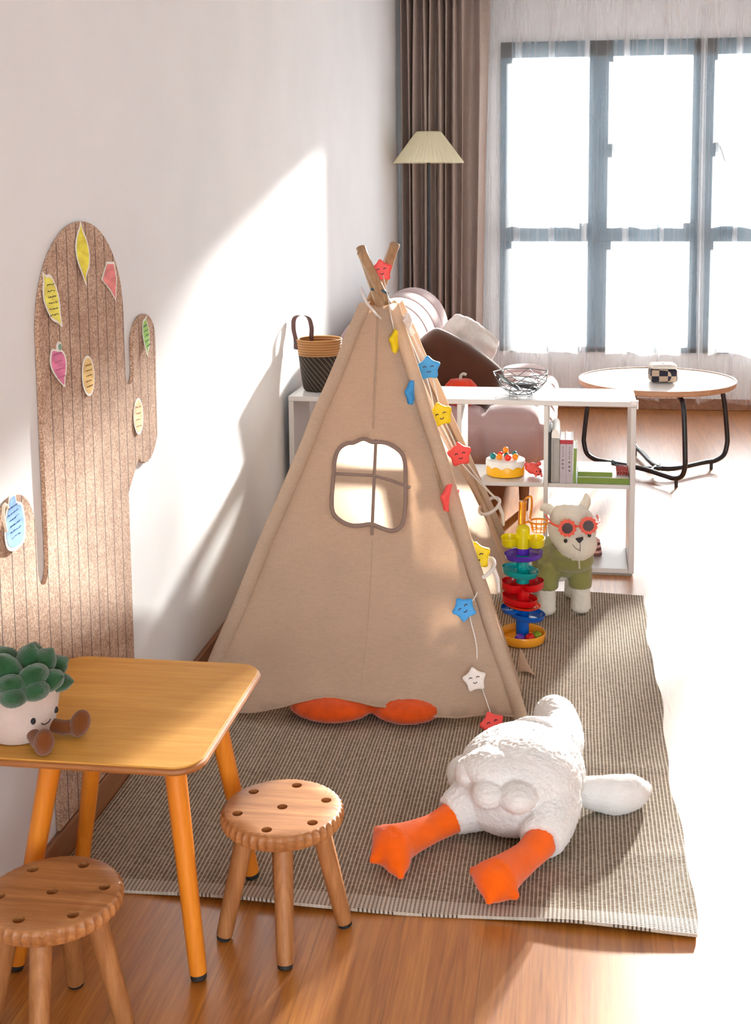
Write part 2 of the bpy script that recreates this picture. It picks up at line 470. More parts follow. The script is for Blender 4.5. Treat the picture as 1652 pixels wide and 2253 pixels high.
# ------------------------------------------------------------------ rug
def rug():
    X0, X1, Y0, Y1 = -1.10, .256, 2.338, 4.345
    t = NT('woven_rug'); tc = t.n('ShaderNodeTexCoord'); sp = t.n('ShaderNodeSeparateXYZ'); t.l(tc.outputs['Object'], sp.inputs[0])
    X, Y = sp.outputs[0], sp.outputs[1]
    wob = t.math('MULTIPLY', t.math('SUBTRACT', t.noise(t.coord((6, 1, 1)), 4, 2), .5), .006)
    xw = t.math('ADD', X, wob)
    per = .0088
    fx = t.math('FRACT', t.math('DIVIDE', xw, per)); fy = t.math('FRACT', t.math('DIVIDE', Y, .0058))
    tri = t.math('ABSOLUTE', t.math('SUBTRACT', fx, .5))              # 0 mid .. .5 edge
    stripe = t.math('GREATER_THAN', tri, .33)                         # cream cord
    cell = t.n('ShaderNodeTexWhiteNoise', _noise_dimensions='2D')
    cb = t.n('ShaderNodeCombineXYZ'); t.l(t.math('FLOOR', t.math('DIVIDE', xw, per)), cb.inputs[0]); t.l(t.math('FLOOR', t.math('DIVIDE', Y, .0058)), cb.inputs[1])
    t.l(cb.outputs[0], cell.inputs['Vector'])
    rowtone = t.noise(t.coord((1, .02, 1)), 42, 3); rown = t.math('MULTIPLY_ADD', rowtone, .9, .55)
    dash = t.math('GREATER_THAN', t.math('ABSOLUTE', t.math('SUBTRACT', fy, .5)), .30)
    dark = t.ramp(cell.outputs[0], [(0, (.125, .092, .066, 1)), (1, (.25, .195, .145, 1))])
    pale = t.ramp(cell.outputs[0], [(0, (.48, .41, .325, 1)), (1, (.64, .56, .46, 1))])
    base = t.mix(t.math('MULTIPLY', dash, .62), dark, (.36, .29, .23, 1))
    # a paler border weave along both short ends
    e1 = t.math('LESS_THAN', Y, .05); 
    col = t.mix(stripe, base, pale)
    dots = t.mix(t.math('MULTIPLY', t.math('LESS_THAN', tri, .2), t.math('LESS_THAN', t.math('ABSOLUTE', t.math('SUBTRACT', fy, .5)), .27)), (.60, .54, .47, 1), (.09, .065, .05, 1))
    col = t.mix(t.math('MULTIPLY', e1, .8), col, dots)
    col = t.mix(.6, col, t.mix(1.0, col, t.ramp(rown, [(.6, (.55, .55, .55, 1)), (1.2, (1, 1, 1, 1))]), 'MULTIPLY'))
    h = t.math('ADD', t.math('MULTIPLY', tri, 1.2), t.math('ABSOLUTE', t.math('SUBTRACT', fy, .5)))
    rm = t.done(t.bsdf(col, .95, t.bump(h, .55, .003), Specular_IOR_Level=.15))
    g = G()
    def ripple(x, y):
        z = .0075 + .0022 * noise.noise(V((x * 5, y * 4, 0))) 
        z += .004 * math.exp(-((y - 3.02) / .03) ** 2) * (1 if x > .05 else max(0, 1 - (.05 - x) * 6)) * 1.2
        z += .003 * math.exp(-((y - 2.62 - .2 * (x - .2)) / .025) ** 2) * (1 if x > 0 else 0)
        d = min(y - Y0, Y1 - y)
        z += .010 * math.exp(-(d / .05) ** 2) * (.5 + .5 * math.sin(x * 9 + 1))
        return z
    nx, ny = 70, 110
    def top(i, j): 
        u, v = i / nx, j / ny
        x = X0 + (X1 - X0) * u; y = Y0 + (Y1 - Y0) * v
        y += .012 * math.sin(u * 5.5 + 1.2) * (1 if v < .02 else 0) * 0 + .006 * math.sin(u * 11) * max(0, 1 - v * 12)
        x += (.006 * math.sin(v * 14) + .004 * math.sin(v * 37)) * max(0, (u - .9) * 10)
        return x, y
    vs = []; fs = []
    for s in (0, 1):
        for i in range(nx + 1):
            for j in range(ny + 1):
                x, y = top(i, j); z = ripple(x, y); vs.append((x, y, z if s == 0 else max(.0006, z - .007)))
    N = (nx + 1) * (ny + 1); w = ny + 1
    for i in range(nx):
        for j in range(ny):
            f = (i * w + j, (i + 1) * w + j, (i + 1) * w + j + 1, i * w + j + 1)
            fs.append(f); fs.append(tuple(N + k for k in f[::-1]))
    for i in range(nx):
        for j in (0, ny):
            a, b = i * w + j, (i + 1) * w + j; fs.append((a, b, b + N, a + N))
    for j in range(ny):
        for i in (0, nx):
            a, b = i * w + j, i * w + j + 1; fs.append((a, b, b + N, a + N))
    base = V((X0, Y0, 0))
    g.v = [V(p) - base for p in vs]; g.f = fs
    o = g.build('rug', rm, None, ang=60); o.location = base
    tag(o, 'large flat-woven brown and cream striped rug under the play tent', 'rug')
rug()

# ------------------------------------------------------------------ felt cactus board on the wall, with paper notes
def cactus():
    t = NT('brown_felt'); v = t.coord()
    sp = t.n('ShaderNodeSeparateXYZ'); tc = t.n('ShaderNodeTexCoord'); t.l(tc.outputs['Object'], sp.inputs[0])
    fl = t.noise(v, 240, 2, .7); big = t.noise(v, 12, 3)
    f = t.math('ADD', t.math('MULTIPLY', fl, .8), t.math('MULTIPLY', big, .2))
    col = t.ramp(f, [(.38, (.27, .145, .092, 1)), (.5, (.46, .285, .19, 1)), (.62, (.68, .50, .37, 1))])
    line0 = t.math('LESS_THAN', t.math('ABSOLUTE', t.math('SUBTRACT', t.math('FRACT', t.math('DIVIDE', sp.outputs[1], .0545)), .5)), .034)
    line = t.math('MULTIPLY', line0, t.math('GREATER_THAN', sp.outputs[0], .0101))
    col = t.mix(line, col, (.06, .02, .012, 1))
    h = t.math('SUBTRACT', fl, t.math('MULTIPLY', line, 2.5))
    m = t.done(t.bsdf(col, .95, t.bump(h, .35, .002), Sheen_Weight=.2, Specular_IOR_Level=.1))
    o = []
    def arc(cx, cy, rx, ry, a0, a1, n=14):
        for i in range(n + 1):
            a = R(a0 + (a1 - a0) * i / n); o.append((cx + rx * math.cos(a), cy + ry * math.sin(a)))
    o += [(2.432, .078), (2.915, .078)]
    o += [(2.915, .72)]
    arc(3.055, .895, .105, .13, 235, 325, 7)              # underside of the short arm
    o += [(3.148, 1.06)]
    arc(3.062, 1.085, .086, .072, 0, 180, 14)             # top of the short arm
    o += [(2.976, 1.04)]
    arc(2.948, 1.025, .028, .035, 0, -180, 8)
    arc(2.674, 1.175, .246, .236, 0, 180, 26)             # rounded crown of the trunk
    o += [(2.428, .72)]
    arc(2.402, .70, .026, .05, 0, -180, 8)                # long slot
    arc(2.284, .775, .092, .10, 0, 180, 18)               # top of the long arm
    o += [(2.192, .56)]
    arc(2.34, .50, .148, .16, 180, 262, 8)
    o += [(2.432, .33)]
    t0 = WX + .001
    b = V((WX, 2.67, .1))
    g = G().prism(o, 0, .0095, lambda y, z, q: V((t0 + q, y, z)) - b)
    ob = g.build('cactus_board', m, None, ang=40, bevel=.0015); ob.location = b
    tag(ob, 'tall brown felt board in the shape of a cactus on the wall', 'pin board')

    def note(name, label, c, size, outline, colours, tilt=0, curl=.018, lines=0, ink=(.12, .12, .10, 1), extra=None, vfold=0):
        """paper cut-out stuck to the board; outline in a unit box, white rim and coloured middle"""
        y, z = c; w, h = size; ca, sa = math.cos(R(tilt)), math.sin(R(tilt))
        base = V((WX + .0106, y, z))
        def fn(lift):
            def q(a, bb, tt=0):
                yy = (a * ca * w - bb * sa * h); zz = (a * sa * w + bb * ca * h)
                k = .0001 + curl * .3 * (.5 - bb if bb < .5 else 0) ** 2 + curl * .15 * abs(a) ** 1.5 + vfold * max(0, a + .1)
                return base + V((k + lift + tt, yy, zz))
            return q
        r = thing(name, label, 'paper note', base, 'paper notes on the cactus board')
        pm = mat(name + '_paper', (.88, .87, .82, 1), .8, .03, 60)
        G().prism(outline, 0, .0006, lambda a, bb, q: fn(0)(a, bb, q), (), .12).build('paper', pm, r, ang=60)
        inner = [(a * .84, bb * .88) for a, bb in outline]
        cm = mat(name + '_crayon', colours, .85, .22, 55, stretch=(1, .35, 1))
        G().sheet(inner, lambda a, bb: fn(.0011)(a, bb), (), .12).build('drawing', cm, r, ang=180)
        if lines:
            g = G(); rr = random.Random(len(name) * 7 + lines)
            for i in range(lines):
                bb = .26 - .52 * i / max(1, lines - 1); a = -.20 + rr.uniform(-.04, .04)
                while a < .2:
                    L = rr.uniform(.05, .10)
                    pts = [fn(.0018)(a + L * s / 3, bb + rr.uniform(-.013, .013)) for s in range(4)]
                    g.tube(pts, .00085, 5); a += L + rr.uniform(.03, .06)
            g.build('handwriting', mat(name + '_ink', ink, .7, .05), r)
        if extra: extra(r, fn)
        return r
    leafo = catmull([(0, .5, 0), (.10, .38, 0), (.34, .22, 0), (.47, 0, 0), (.38, -.2, 0), (.12, -.36, 0), (.07, -.5, 0), (-.03, -.42, 0), (-.16, -.30, 0), (-.42, -.08, 0), (-.46, .12, 0), (-.30, .30, 0), (-.1, .42, 0)], 4, True)
    leafo = [(p.x, p.y) for p in leafo]
    lemon = [(p.x, p.y) for p in catmull([(-.38, .5, 0), (-.2, .44, 0), (.1, .42, 0), (.36, .2, 0), (.46, -.05, 0), (.42, -.3, 0), (.40, -.5, 0), (.22, -.42, 0), (-.12, -.32, 0), (-.42, -.02, 0), (-.44, .2, 0), (-.36, .36, 0)], 4, True)]
    heart = [(p.x, p.y) for p in catmull([(-.25, .40, 0), (.05, .34, 0), (.30, .30, 0), (.46, .12, 0), (.40, -.15, 0), (.22, -.36, 0), (.14, -.5, 0), (0, -.42, 0), (-.26, -.2, 0), (-.45, .05, 0), (-.40, .28, 0)], 4, True)]
    oval = [(.48 * math.cos(a * PI / 16), .5 * math.sin(a * PI / 16)) for a in range(32)]
    kite = [(-.10, .5), (.16, .46), (.20, .05), (.06, -.5), (-.08, -.2), (-.40, .05), (-.5, .12)][::-1]
    jar = [(p.x, p.y) for p in catmull([(-.05, .48, 0), (.18, .46, 0), (.22, .30, 0), (.44, .18, 0), (.46, -.2, 0), (.30, -.46, 0), (-.1, -.5, 0), (-.42, -.38, 0), (-.46, -.1, 0), (-.30, .22, 0), (-.16, .34, 0)], 4, True)]
    note('leaf_note', 'pointed yellow paper leaf at the crown of the cactus board', (2.668, 1.338), (.085, .148), leafo, srgb(246, 226, 70), -3, .03)
    note('leaf_note', 'yellow paper lemon with dark handwriting at upper left of the cactus board', (2.490, 1.250), (.088, .125), lemon, srgb(246, 230, 100), 0, .03, 6, (.10, .10, .06, 1))
    note('pennant_note', 'folded pink paper triangle at the upper right edge of the cactus board', (2.830, 1.262), (.105, .098), kite, srgb(228, 140, 140), 4, .02, 0, vfold=.035)
    def tuft(r, fn):
        G().sheet([(.14 + .16 * math.cos(a * PI / 8), .40 + .12 * math.sin(a * PI / 8)) for a in range(16)], lambda a, b: fn(.0004)(a, b)).build('paper_tab', mat('tab_paper', (.86, .88, .85, 1), .8), r)
        G().sheet([(.18 + .08 * math.cos(a * PI / 8), .39 + .075 * math.sin(a * PI / 8)) for a in range(16)], lambda a, b: fn(.0015)(a, b)).build('green_dot', mat('dot_green', srgb(120, 170, 150), .8), r)
    note('strawberry_note', 'pink paper strawberry with a green dot at middle left of the cactus board', (2.512, 1.105), (.092, .098), heart, srgb(226, 130, 170), 0, .035, 4, (.45, .12, .25, 1), tuft)
    note('oval_note', 'orange-rimmed oval paper with small writing mid-trunk on the cactus board', (2.678, 1.056), (.076, .094), oval, srgb(246, 206, 136), 0, .012, 5, (.22, .15, .06, 1))
    note('leaf_note', 'green paper leaf at the top of the short cactus arm', (3.066, 1.100), (.062, .100), [(-a * .9, b) for a, b in lemon][::-1], srgb(160, 206, 110), 8, .035, 5, (.10, .22, .16, 1))
    note('oval_note', 'plain cream oval paper at the foot of the short cactus arm', (2.995, .900), (.074, .094), oval, srgb(246, 214, 170), -6, .012, 4, (.5, .32, .18, 1))
    def handle(r, fn):
        G().tube(catmull([fn(.002)(-.2, .3), fn(.004)(-.38, .42), fn(.005)(-.5, .28), fn(.004)(-.46, .05), fn(.002)(-.40, -.06)], 5), .0032, 6).build('handle_strip', mat('strip_paper', (.82, .72, .58, 1), .8), r)
    note('jar_note', 'blue paper jar with handwriting on the long low cactus arm', (2.272, .826), (.100, .115), jar, srgb(140, 186, 236), 4, .02, 6, (.06, .16, .40, 1), handle)
cactus()

# ------------------------------------------------------------------ play tent
TA, TB, TC, TD = V((-.132, 3.27, 0)), V((-1.055, 3.215, 0)), V((-.150, 4.27, 0)), V((-1.04, 4.26, 0))
ZT = 1.125
TL, TR, TBR, TBL = V((-.632, 3.70, ZT)), V((-.548, 3.70, ZT)), V((-.552, 3.80, ZT)), V((-.632, 3.80, ZT))
canvas = trans_cloth('natural_canvas', srgb(218, 196, 174), .50, 900, .07)
pine = wood('pine_pole', (.30, .17, .085, 1), (.50, .32, .18, 1), 'z', 14, .5)
tie_m = trans_cloth('white_cotton_tape', srgb(236, 230, 226), .3, 900, .03)
piping_m = trans_cloth('taupe_piping', srgb(150, 128, 118), .1, 900, .06)

def front_pt(x, z, lift=0.0):
    v = max(0, z) / ZT
    L = lerp(TB, TL, v); Rr = lerp(TA, TR, v)
    u = (x - L.x) / (Rr.x - L.x); uu = min(1, max(0, u))
    y = L.y + (Rr.y - L.y) * u
    bow = math.sin(PI * uu)
    y += .030 * bow * (1 - v) * math.sin(PI * min(1, v * 1.2 + .12))            # slack cloth sinks in a little
    y -= .106 * math.exp(-((z - .05) / .13) ** 2) * bow ** .6                               # hem pushed out by the cushion
    y += .006 * noise.noise(V((x * 7, z * 3, 2))) + .004 * noise.noise(V((x * 22, z * 9, 5)))
    return V((x, y - lift, z))

def tent():
    r = thing('play_tent', 'beige canvas teepee play tent with a crossed window standing on the striped rug', 'play tent', (-.6, 3.74, .0))
    tips = (V((-.663, 3.80, 1.292)), V((-.566, 3.90, 1.297)), V((-.640, 3.68, 1.285)), V((-.549, 3.76, 1.303)))
    for c, t in zip((TA, TB, TC, TD), tips):
        a = c + V((0, 0, .0115)) + (t - c) * .01
        g = G().tube([a, lerp(a, t, .5), t], .0155, 14)
        g.build('pole', pine, r, bevel=.002)
    # metal screws and lashing at the crossing
    G().tube([(-.62, 3.735, 1.165), (-.585, 3.725, 1.163), (-.565, 3.72, 1.152)], .004, 8).build('lashing_bolt', RM['frame'], r)
    # front panel with a wavy-edged window
    win = [(p.x, p.y) for p in catmull([(-.699, .633, 0), (-.697, .680, 0), (-.686, .708, 0), (-.664, .722, 0), (-.645, .724, 0), (-.616, .736, 0), (-.588, .727, 0), (-.560, .727, 0), (-.530, .718, 0), (-.502, .700, 0), (-.489, .672, 0),
            (-.485, .62, 0), (-.483, .556, 0), (-.487, .51, 0), (-.500, .490, 0), (-.522, .484, 0), (-.550, .490, 0), (-.582, .499, 0), (-.612, .495, 0), (-.645, .496, 0), (-.680, .513, 0), (-.699, .545, 0)], 3, True)][::-1]
    def hem(x):
        u = (x - TB.x) / (TA.x - TB.x)
        return .016 + .040 * math.sin(PI * min(1, max(0, u))) + .030 * math.exp(-((x + .64) / .10) ** 2) + .006 * math.sin(x * 23)
    o = []
    n = 26
    for i in range(n + 1):
        x = TB.x + .012 + (TA.x - TB.x - .024) * i / n; o.append((x, hem(x)))
    for i in range(1, 13):
        v = i / 12; o.append((lerp(TA, TR, v).x - .003, max(.03, ZT * v)))
    o.append((-.59, ZT - .012))
    for i in range(12, 0, -1):
        v = i / 12; o.append((lerp(TB, TL, v).x + .003, max(.03, ZT * v)))
    G().sheet(o, front_pt, [win], .024).build('front_panel', canvas, r, ang=180, solid=.0016)
    wl = [front_pt(a, b, .002) for a, b in win]
    G().tube(wl, .0062, 8, closed=True).build('window_piping', piping_m, r)
    G().tube([front_pt(-.578, z, .002) for z in (.735, .68, .62, .56, .495, .470)], .0048, 8).tube(
        [front_pt(x, z, .002) for x, z in ((-.703, .638), (-.64, .636), (-.58, .634), (-.53, .622), (-.486, .607), (-.470, .602))], .0048, 8).build('window_cross', piping_m, r)
    # seam down the middle, hem cord
    G().tube([front_pt(-.592 + .012 * (1 - z / ZT), z, .0015) for z in [ZT - .03 - i * .03 for i in range(12)]], .0032, 6).build('seam', canvas, r)
    G().tube([front_pt(-.575, z, .001) for z in [.46 - i * .03 for i in range(13)]], .0014, 6).build('seam', canvas, r)
    G().tube([front_pt(x, hem(x) + .002, .001) for x in [TB.x + .015 + (TA.x - TB.x - .03) * i / 40 for i in range(41)]], .0032, 6).build('hem', canvas, r)
    # pole sleeves (the cloth channel round each pole)
    for c, t, nm in ((TA, TR, 0), (TB, TL, 1), (TC, TBR, 2), (TD, TBL, 3)):
        a = lerp(c, t, .012); b = lerp(c, t, .995)
        pts = [lerp(a, b, k / 14) + V((rnd.uniform(-.002, .002), rnd.uniform(-.002, .002), 0)) for k in range(15)]
        G().tube(pts, [.0225 - .003 * k / 14 for k in range(15)], 12, caps=False).build('pole_sleeve', canvas, r, ang=180)
    # wall-side and rear panels
    def panel(c0, t0, c1, t1, bowv):
        def fn(u, v):
            a = lerp(c0 + V((0, 0, .015)), t0, v); b = lerp(c1 + V((0, 0, .015)), t1, v)
            p = lerp(a, b, u)
            return p + V(bowv) * math.sin(PI * u) * (1 - v) + V((0, 0, .03 * math.sin(PI * u) * (1 - v) ** 8)) + V(bowv) * .35 * noise.noise(V((u * 5, v * 4, 1)))
        return G().grid(fn, 30, 40)
    panel(TB, TL, TD, TBL, (.03, 0, 0)).build('wall_side_panel', canvas, r, ang=180)
    panel(TD, TBL, TC, TBR, (0, -.03, 0)).build('rear_panel', canvas, r, ang=180)
    # entrance on the right side: two flaps gathered back to the poles
    def flap(c, t, other_c, other_t, sgn, tie):
        def fn(s, k):                                    # s: 0 top .. 1 bottom, k: 0 pole .. 1 free edge
            p = lerp(t, c + V((0, 0, .02)), s); q = lerp(other_t, other_c + V((0, 0, .02)), s)
            d = q - p; full = .52
            if s < .30: w = full
            elif s < tie: w = full + (.085 / max(.05, d.length) - full) * (((s - .30) / (tie - .30)) ** .75)
            else: w = (.085 + (.24 - .085) * ((s - tie) / (1 - tie)) ** .8) / d.length
            gather = math.exp(-((s - tie) / .18) ** 2)
            out = V((-.004 + .006 * gather, 0, 0))
            f = -abs(math.sin(k * PI * 2.5 + s * 3)) * (.004 + .012 * gather * k + .010 * max(0, s - tie))
            sag = .03 * math.sin(PI * min(1, s / tie)) * k if s < tie else 0
            return p + d * (w * k) + out + V((f, 0, -sag))
        return G().grid(fn, 60, 24)
    flap(TC, TBR, TA, TR, 1, .64).build('entrance_flap', canvas, r, ang=180, solid=.0015)
    flap(TA, TR, TC, TBR, -1, .60).build('entrance_flap', canvas, r, ang=180, solid=.0015)
    for c, t, s, dy in ((TC, TBR, .64, -.05), (TA, TR, .66, .03)):
        p = lerp(t, c, s) + V((.02, dy, 0))
        loop = [p + V((.034 * math.cos(a * PI / 8), .045 * math.sin(a * PI / 8), .02 * math.sin(a * PI / 8 + .8))) for a in range(16)]
        g = G().tube(loop, .006, 8, closed=True)
        g.tube([p + V((.03, -.01, .01)), p + V((.046, -.03, -.02)), p + V((.05, -.045, -.055))], [.007, .006, .004], 8)
        g.build('tie_band', tie_m, r)
    G().tube([(-.640, 3.665, 1.175), (-.636, 3.655, 1.165), (-.618, 3.645, 1.13), (-.590, 3.635, 1.10), (-.572, 3.63, 1.085)], [.006, .008, .007, .006, .004], 8, flat=.4).build('neck_tie', tie_m, r)
    G().tube([(-.548, 3.81, 1.07), (-.535, 3.81, 1.055), (-.512, 3.81, 1.03), (-.500, 3.81, 1.015)], [.006, .014, .013, .010], 8, flat=.35).build('neck_tie', tie_m, r)
    # skirt corner lying loose on the rug by the entrance
    G().grid(lambda u, v: V((-.155 + u * .055 * (1 - .5 * v), 3.60 + .08 * v - .03 * u, .012 + .045 * v * (1 - u) + .008 * math.sin(u * 3))), 10, 8).build('loose_hem', canvas, r, ang=180, solid=.0015)
tent()

# ------------------------------------------------------------------ star garlands
star_o = chaikin([((1 if i % 2 == 0 else .60) * math.sin(PI * i / 5), (1 if i % 2 == 0 else .60) * math.cos(PI * i / 5)) for i in range(10)], 3)
STAR = {k: mat('star_' + k, srgb(*c), .55, .05, 40, Subsurface_Weight=.0) for k, c in dict(red=(255, 88, 84), yellow=(250, 216, 20), blue=(64, 158, 226), white=(238, 228, 222)).items()}
ink = mat('face_ink', (.05, .02, .03, 1), .5, .02)
def star(root, c, rad, col, rz, tilt, roll, face=True, label=None):
    rad *= 1.2
    M = rot('Z', rz) @ rot('X', 90 + tilt) @ rot('Z', roll)      # local z looks to the camera side
    c = V(c)
    def fn(x, y, q):
        rr = math.hypot(x, y)
        return c + M @ V((x * rad, y * rad, q * (1.0 - .45 * min(1, rr) ** 3)))
    s = G().prism(star_o, -.0095, .0095, fn, (), .16).build('star', STAR[col], root, ang=180, label=label)
    if face:
        g = G()
        for ex in (-.26, .26):
            g.tube([c + M @ V(((ex + .10 * math.cos(a)) * rad, (.10 + .08 * math.sin(a)) * rad, .0105)) for a in [PI * k / 5 for k in range(6)]], rad * .032, 6)
        g.tube([c + M @ V((.13 * math.cos(a) * rad, (-.16 + .09 * math.sin(a)) * rad, .0105)) for a in [PI + PI * k / 5 for k in range(6)]], rad * .03, 6)
        g.build('face', ink, s)
def garlands():
    cord = mat('white_cord', (.82, .80, .77, 1), .8, .05, 80)
    r = thing('star_garland', 'garland of smiling felt stars down the near entrance edge of the tent', 'garland', (-.4, 3.5, .6), 'star garlands on the tent')
    pts = [((-.527, 3.665, 1.015), .040, 'yellow', 66, 0, 4), ((-.474, 3.60, .868), .036, 'blue', 66, 0, 10), ((-.352, 3.49, .578), .040, 'red', 62, 0, 5), ((-.272, 3.475, .410), .040, 'yellow', 10, 0, 8),
           (tuple(front_pt(-.300, .288, .014)), .0335, 'blue', 2, -20, 36), (tuple(front_pt(-.262, .122, .014)), .0325, 'white', 4, -20, 12), ((-.207, 3.195, .026), .034, 'red', 8, -40, 20)]
    star(r, (-.589, 3.745, 1.222), .034, 'red', 12, 0, 8, label='red star wedged between the pole tips')
    for c, q, col, rz, tl, ro in pts: star(r, c, q, col, rz, tl, ro, rz < 60, label='%s star' % col)
    line = [(-.589, 3.755, 1.222), (-.556, 3.67, 1.14), (-.545, 3.665, 1.08)] + [(p[0][0] + .004, p[0][1] + .008, p[0][2]) for p in pts[:4]] + [(-.262, 3.385, .34), (-.285, 3.362, .287), (-.262, 3.325, .20), (-.255, 3.296, .124), (-.225, 3.235, .07), (-.205, 3.207, .026)]
    G().tube(catmull(line, 7), .0016, 6).build('cord', cord, r)
    line2 = [(-.549, 3.667, 1.09), (-.518, 3.655, .98), (-.478, 3.61, .90), (-.43, 3.57, .76), (-.36, 3.51, .61), (-.31, 3.45, .49)]
    G().tube(catmull(line2, 7), .0020, 6).build('cord', cord, r)
    r = thing('star_garland', 'garland of smiling felt stars down the far entrance edge of the tent', 'garland', (-.4, 3.95, .8), 'star garlands on the tent')
    pts = [((-.507, 3.70, 1.066), .030, 'white', 70, 10, 0), ((-.448, 3.783, .914), .037, 'blue', 4, 0, 6), ((-.4016, 3.70, .783), .037, 'yellow', 14, 6, 16), ((-.350, 3.77, .644), .038, 'red', 18, 8, 10)]
    for c, q, col, rz, tl, ro in pts: star(r, c, q, col, rz, tl, ro, rz < 60, label='%s star' % col)
    line = [(-.548, 3.70, 1.12), (-.507, 3.71, 1.066), (-.475, 3.76, .98), (-.446, 3.796, .914), (-.42, 3.75, .84), (-.400, 3.712, .783), (-.372, 3.74, .71), (-.348, 3.782, .644), (-.285, 3.95, .50), (-.245, 4.10, .41)]
    G().tube(catmull(line, 7), .0022, 6).build('cord', cord, r)
    G().tube(catmull([(-.546, 3.71, 1.11), (-.505, 3.74, 1.02), (-.475, 3.78, .93), (-.450, 3.80, .86), (-.425, 3.76, .78), (-.39, 3.77, .70), (-.35, 3.81, .61), (-.285, 3.96, .49), (-.245, 4.10, .405)], 7), .0020, 6).build('cord', cord, r)
garlands()

# ------------------------------------------------------------------ flower cushion inside the tent
def cushion():
    m = plush('orange_plush', srgb(212, 78, 18), .14, 300, .6)
    g = G(); c = V((-.575, 3.46, .058))
    g.ell(c, (.17, .17, .052))
    for x, y, rx, ry in ((-.660, 3.240, .126, .100), (-.449, 3.252, .108, .096), (-.37, 3.47, .105, .12), (-.45, 3.62, .12, .11), (-.67, 3.63, .12, .11), (-.77, 3.45, .105, .13)):
        g.ell((x, y, .046 if y < 3.4 else .058), (rx, ry, .0415 if y < 3.4 else .052))
    o = g.build('floor_cushion', m, None, remesh=.007, relax=2, fur=.006, furs=.012)
    tag(o, 'orange plush flower-shaped floor cushion poking out under the tent hem', 'cushion')
cushion()

# ------------------------------------------------------------------ goose plush
def goose():
    wm = plush('white_fur', (.86, .85, .84, 1), .05, 210, 1.0, 30)
    om = plush('orange_velour', srgb(250, 104, 14), .07, 500, .25)
    r = thing('goose_plush', 'big white plush goose lying face down on the rug with orange feet', 'plush toy', (-.11, 2.72, .0))
    g = G()
    ax = rot('Z', -12)
    g.ell((-.112, 2.765, .108), (.150, .185, .100), ax, 28, 18)
    g.ell((-.105, 2.715, .118), (.135, .125, .100), ax, 28, 18)
    g.ell((-.135, 2.675, .080), (.112, .085, .070), ax)
    g.tube(catmull([(-.085, 2.86, .10), (-.045, 2.95, .085), (-.022, 3.03, .070), (-.022, 3.11, .062), (-.040, 3.19, .060), (-.052, 3.235, .058)], 4), [.10, .097, .09, .084, .078, .072, .068, .064, .061, .058, .056, .055, .055, .056, .057, .058, .058, .055, .05, .044, .036][:21], 20)
    for p, q in (((-.226, 2.672, .152), (.034, .050, .032)), ((-.178, 2.600, .140), (.038, .050, .030)), ((-.112, 2.590, .142), (.044, .056, .031)), ((-.165, 2.67, .165), (.080, .072, .042))):
        g.ell(p, q)
    g.tube(catmull([(-.165, 2.72, .085), (-.228, 2.672, .070), (-.268, 2.642, .056)], 4), [.080, .077, .072, .067, .062, .057, .052, .048, .043], 16)
    g.tube(catmull([(-.05, 2.69, .085), (-.050, 2.62, .070), (-.058, 2.558, .056)], 4), [.082, .080, .076, .071, .066, .061, .056, .051, .045], 16)
    g.build('body', wm, r, remesh=.0036, relax=4, fur=.007, furs=.0075)
    for nm, pts, rr in (('wing', [(.015, 2.79, .062), (.06, 2.80, .052), (.11, 2.805, .048), (.15, 2.83, .045), (.178, 2.858, .038)], [.030, .040, .047, .042, .022]),
                        ('wing', [(-.21, 2.86, .075), (-.240, 2.85, .075), (-.262, 2.825, .07), (-.268, 2.795, .062)], [.03, .034, .034, .02])):
        w = G().tube(catmull(pts, 5), [rr[min(len(rr) - 1, i // 5)] + (rr[min(len(rr) - 1, i // 5 + 1)] - rr[min(len(rr) - 1, i // 5)]) * (i % 5) / 5 for i in range((len(pts) - 1) * 5 + 1)], 18, flat=1.0)
        e = pts[-1]; w.ell(e, (rr[-1], rr[-1], rr[-1])); w.ell(pts[0], (rr[0],) * 3)
        w.build(nm, wm, r, remesh=.006, relax=3, fur=.006, furs=.008)
    def foot(leg, toes, nm='foot'):
        g = G()
        g.tube(catmull([p for p, _ in leg], 4), [leg[min(len(leg) - 1, i // 4)][1] + (leg[min(len(leg) - 1, i // 4 + 1)][1] - leg[min(len(leg) - 1, i // 4)][1]) * (i % 4) / 4 for i in range((len(leg) - 1) * 4 + 1)], 16)
        pc = V(leg[-1][0])
        g.ell(pc, (leg[-1][1] * 1.02, leg[-1][1] * 1.02, leg[-1][1] * .85))
        for t in toes:
            g.tube([lerp(pc, t, .2), lerp(pc, t, .72), V(t)], [.043, .026, .0095], 12); g.ell(t, (.0105, .0105, .0105))
        g.build(nm, om, r, remesh=.0055, relax=3)
    foot([((-.258, 2.646, .055), .037), ((-.302, 2.598, .050), .031), ((-.345, 2.552, .050), .036), ((-.380, 2.514, .050), .047)], [(-.424, 2.560, .058), (-.418, 2.472, .040), (-.354, 2.440, .028), (-.395, 2.50, .07)])
    foot([((-.058, 2.565, .055), .038), ((-.088, 2.508, .050), .032), ((-.120, 2.455, .050), .037), ((-.146, 2.410, .050), .046)], [(-.198, 2.432, .052), (-.160, 2.364, .032), (-.108, 2.384, .034), (-.15, 2.40, .07)])
goose()

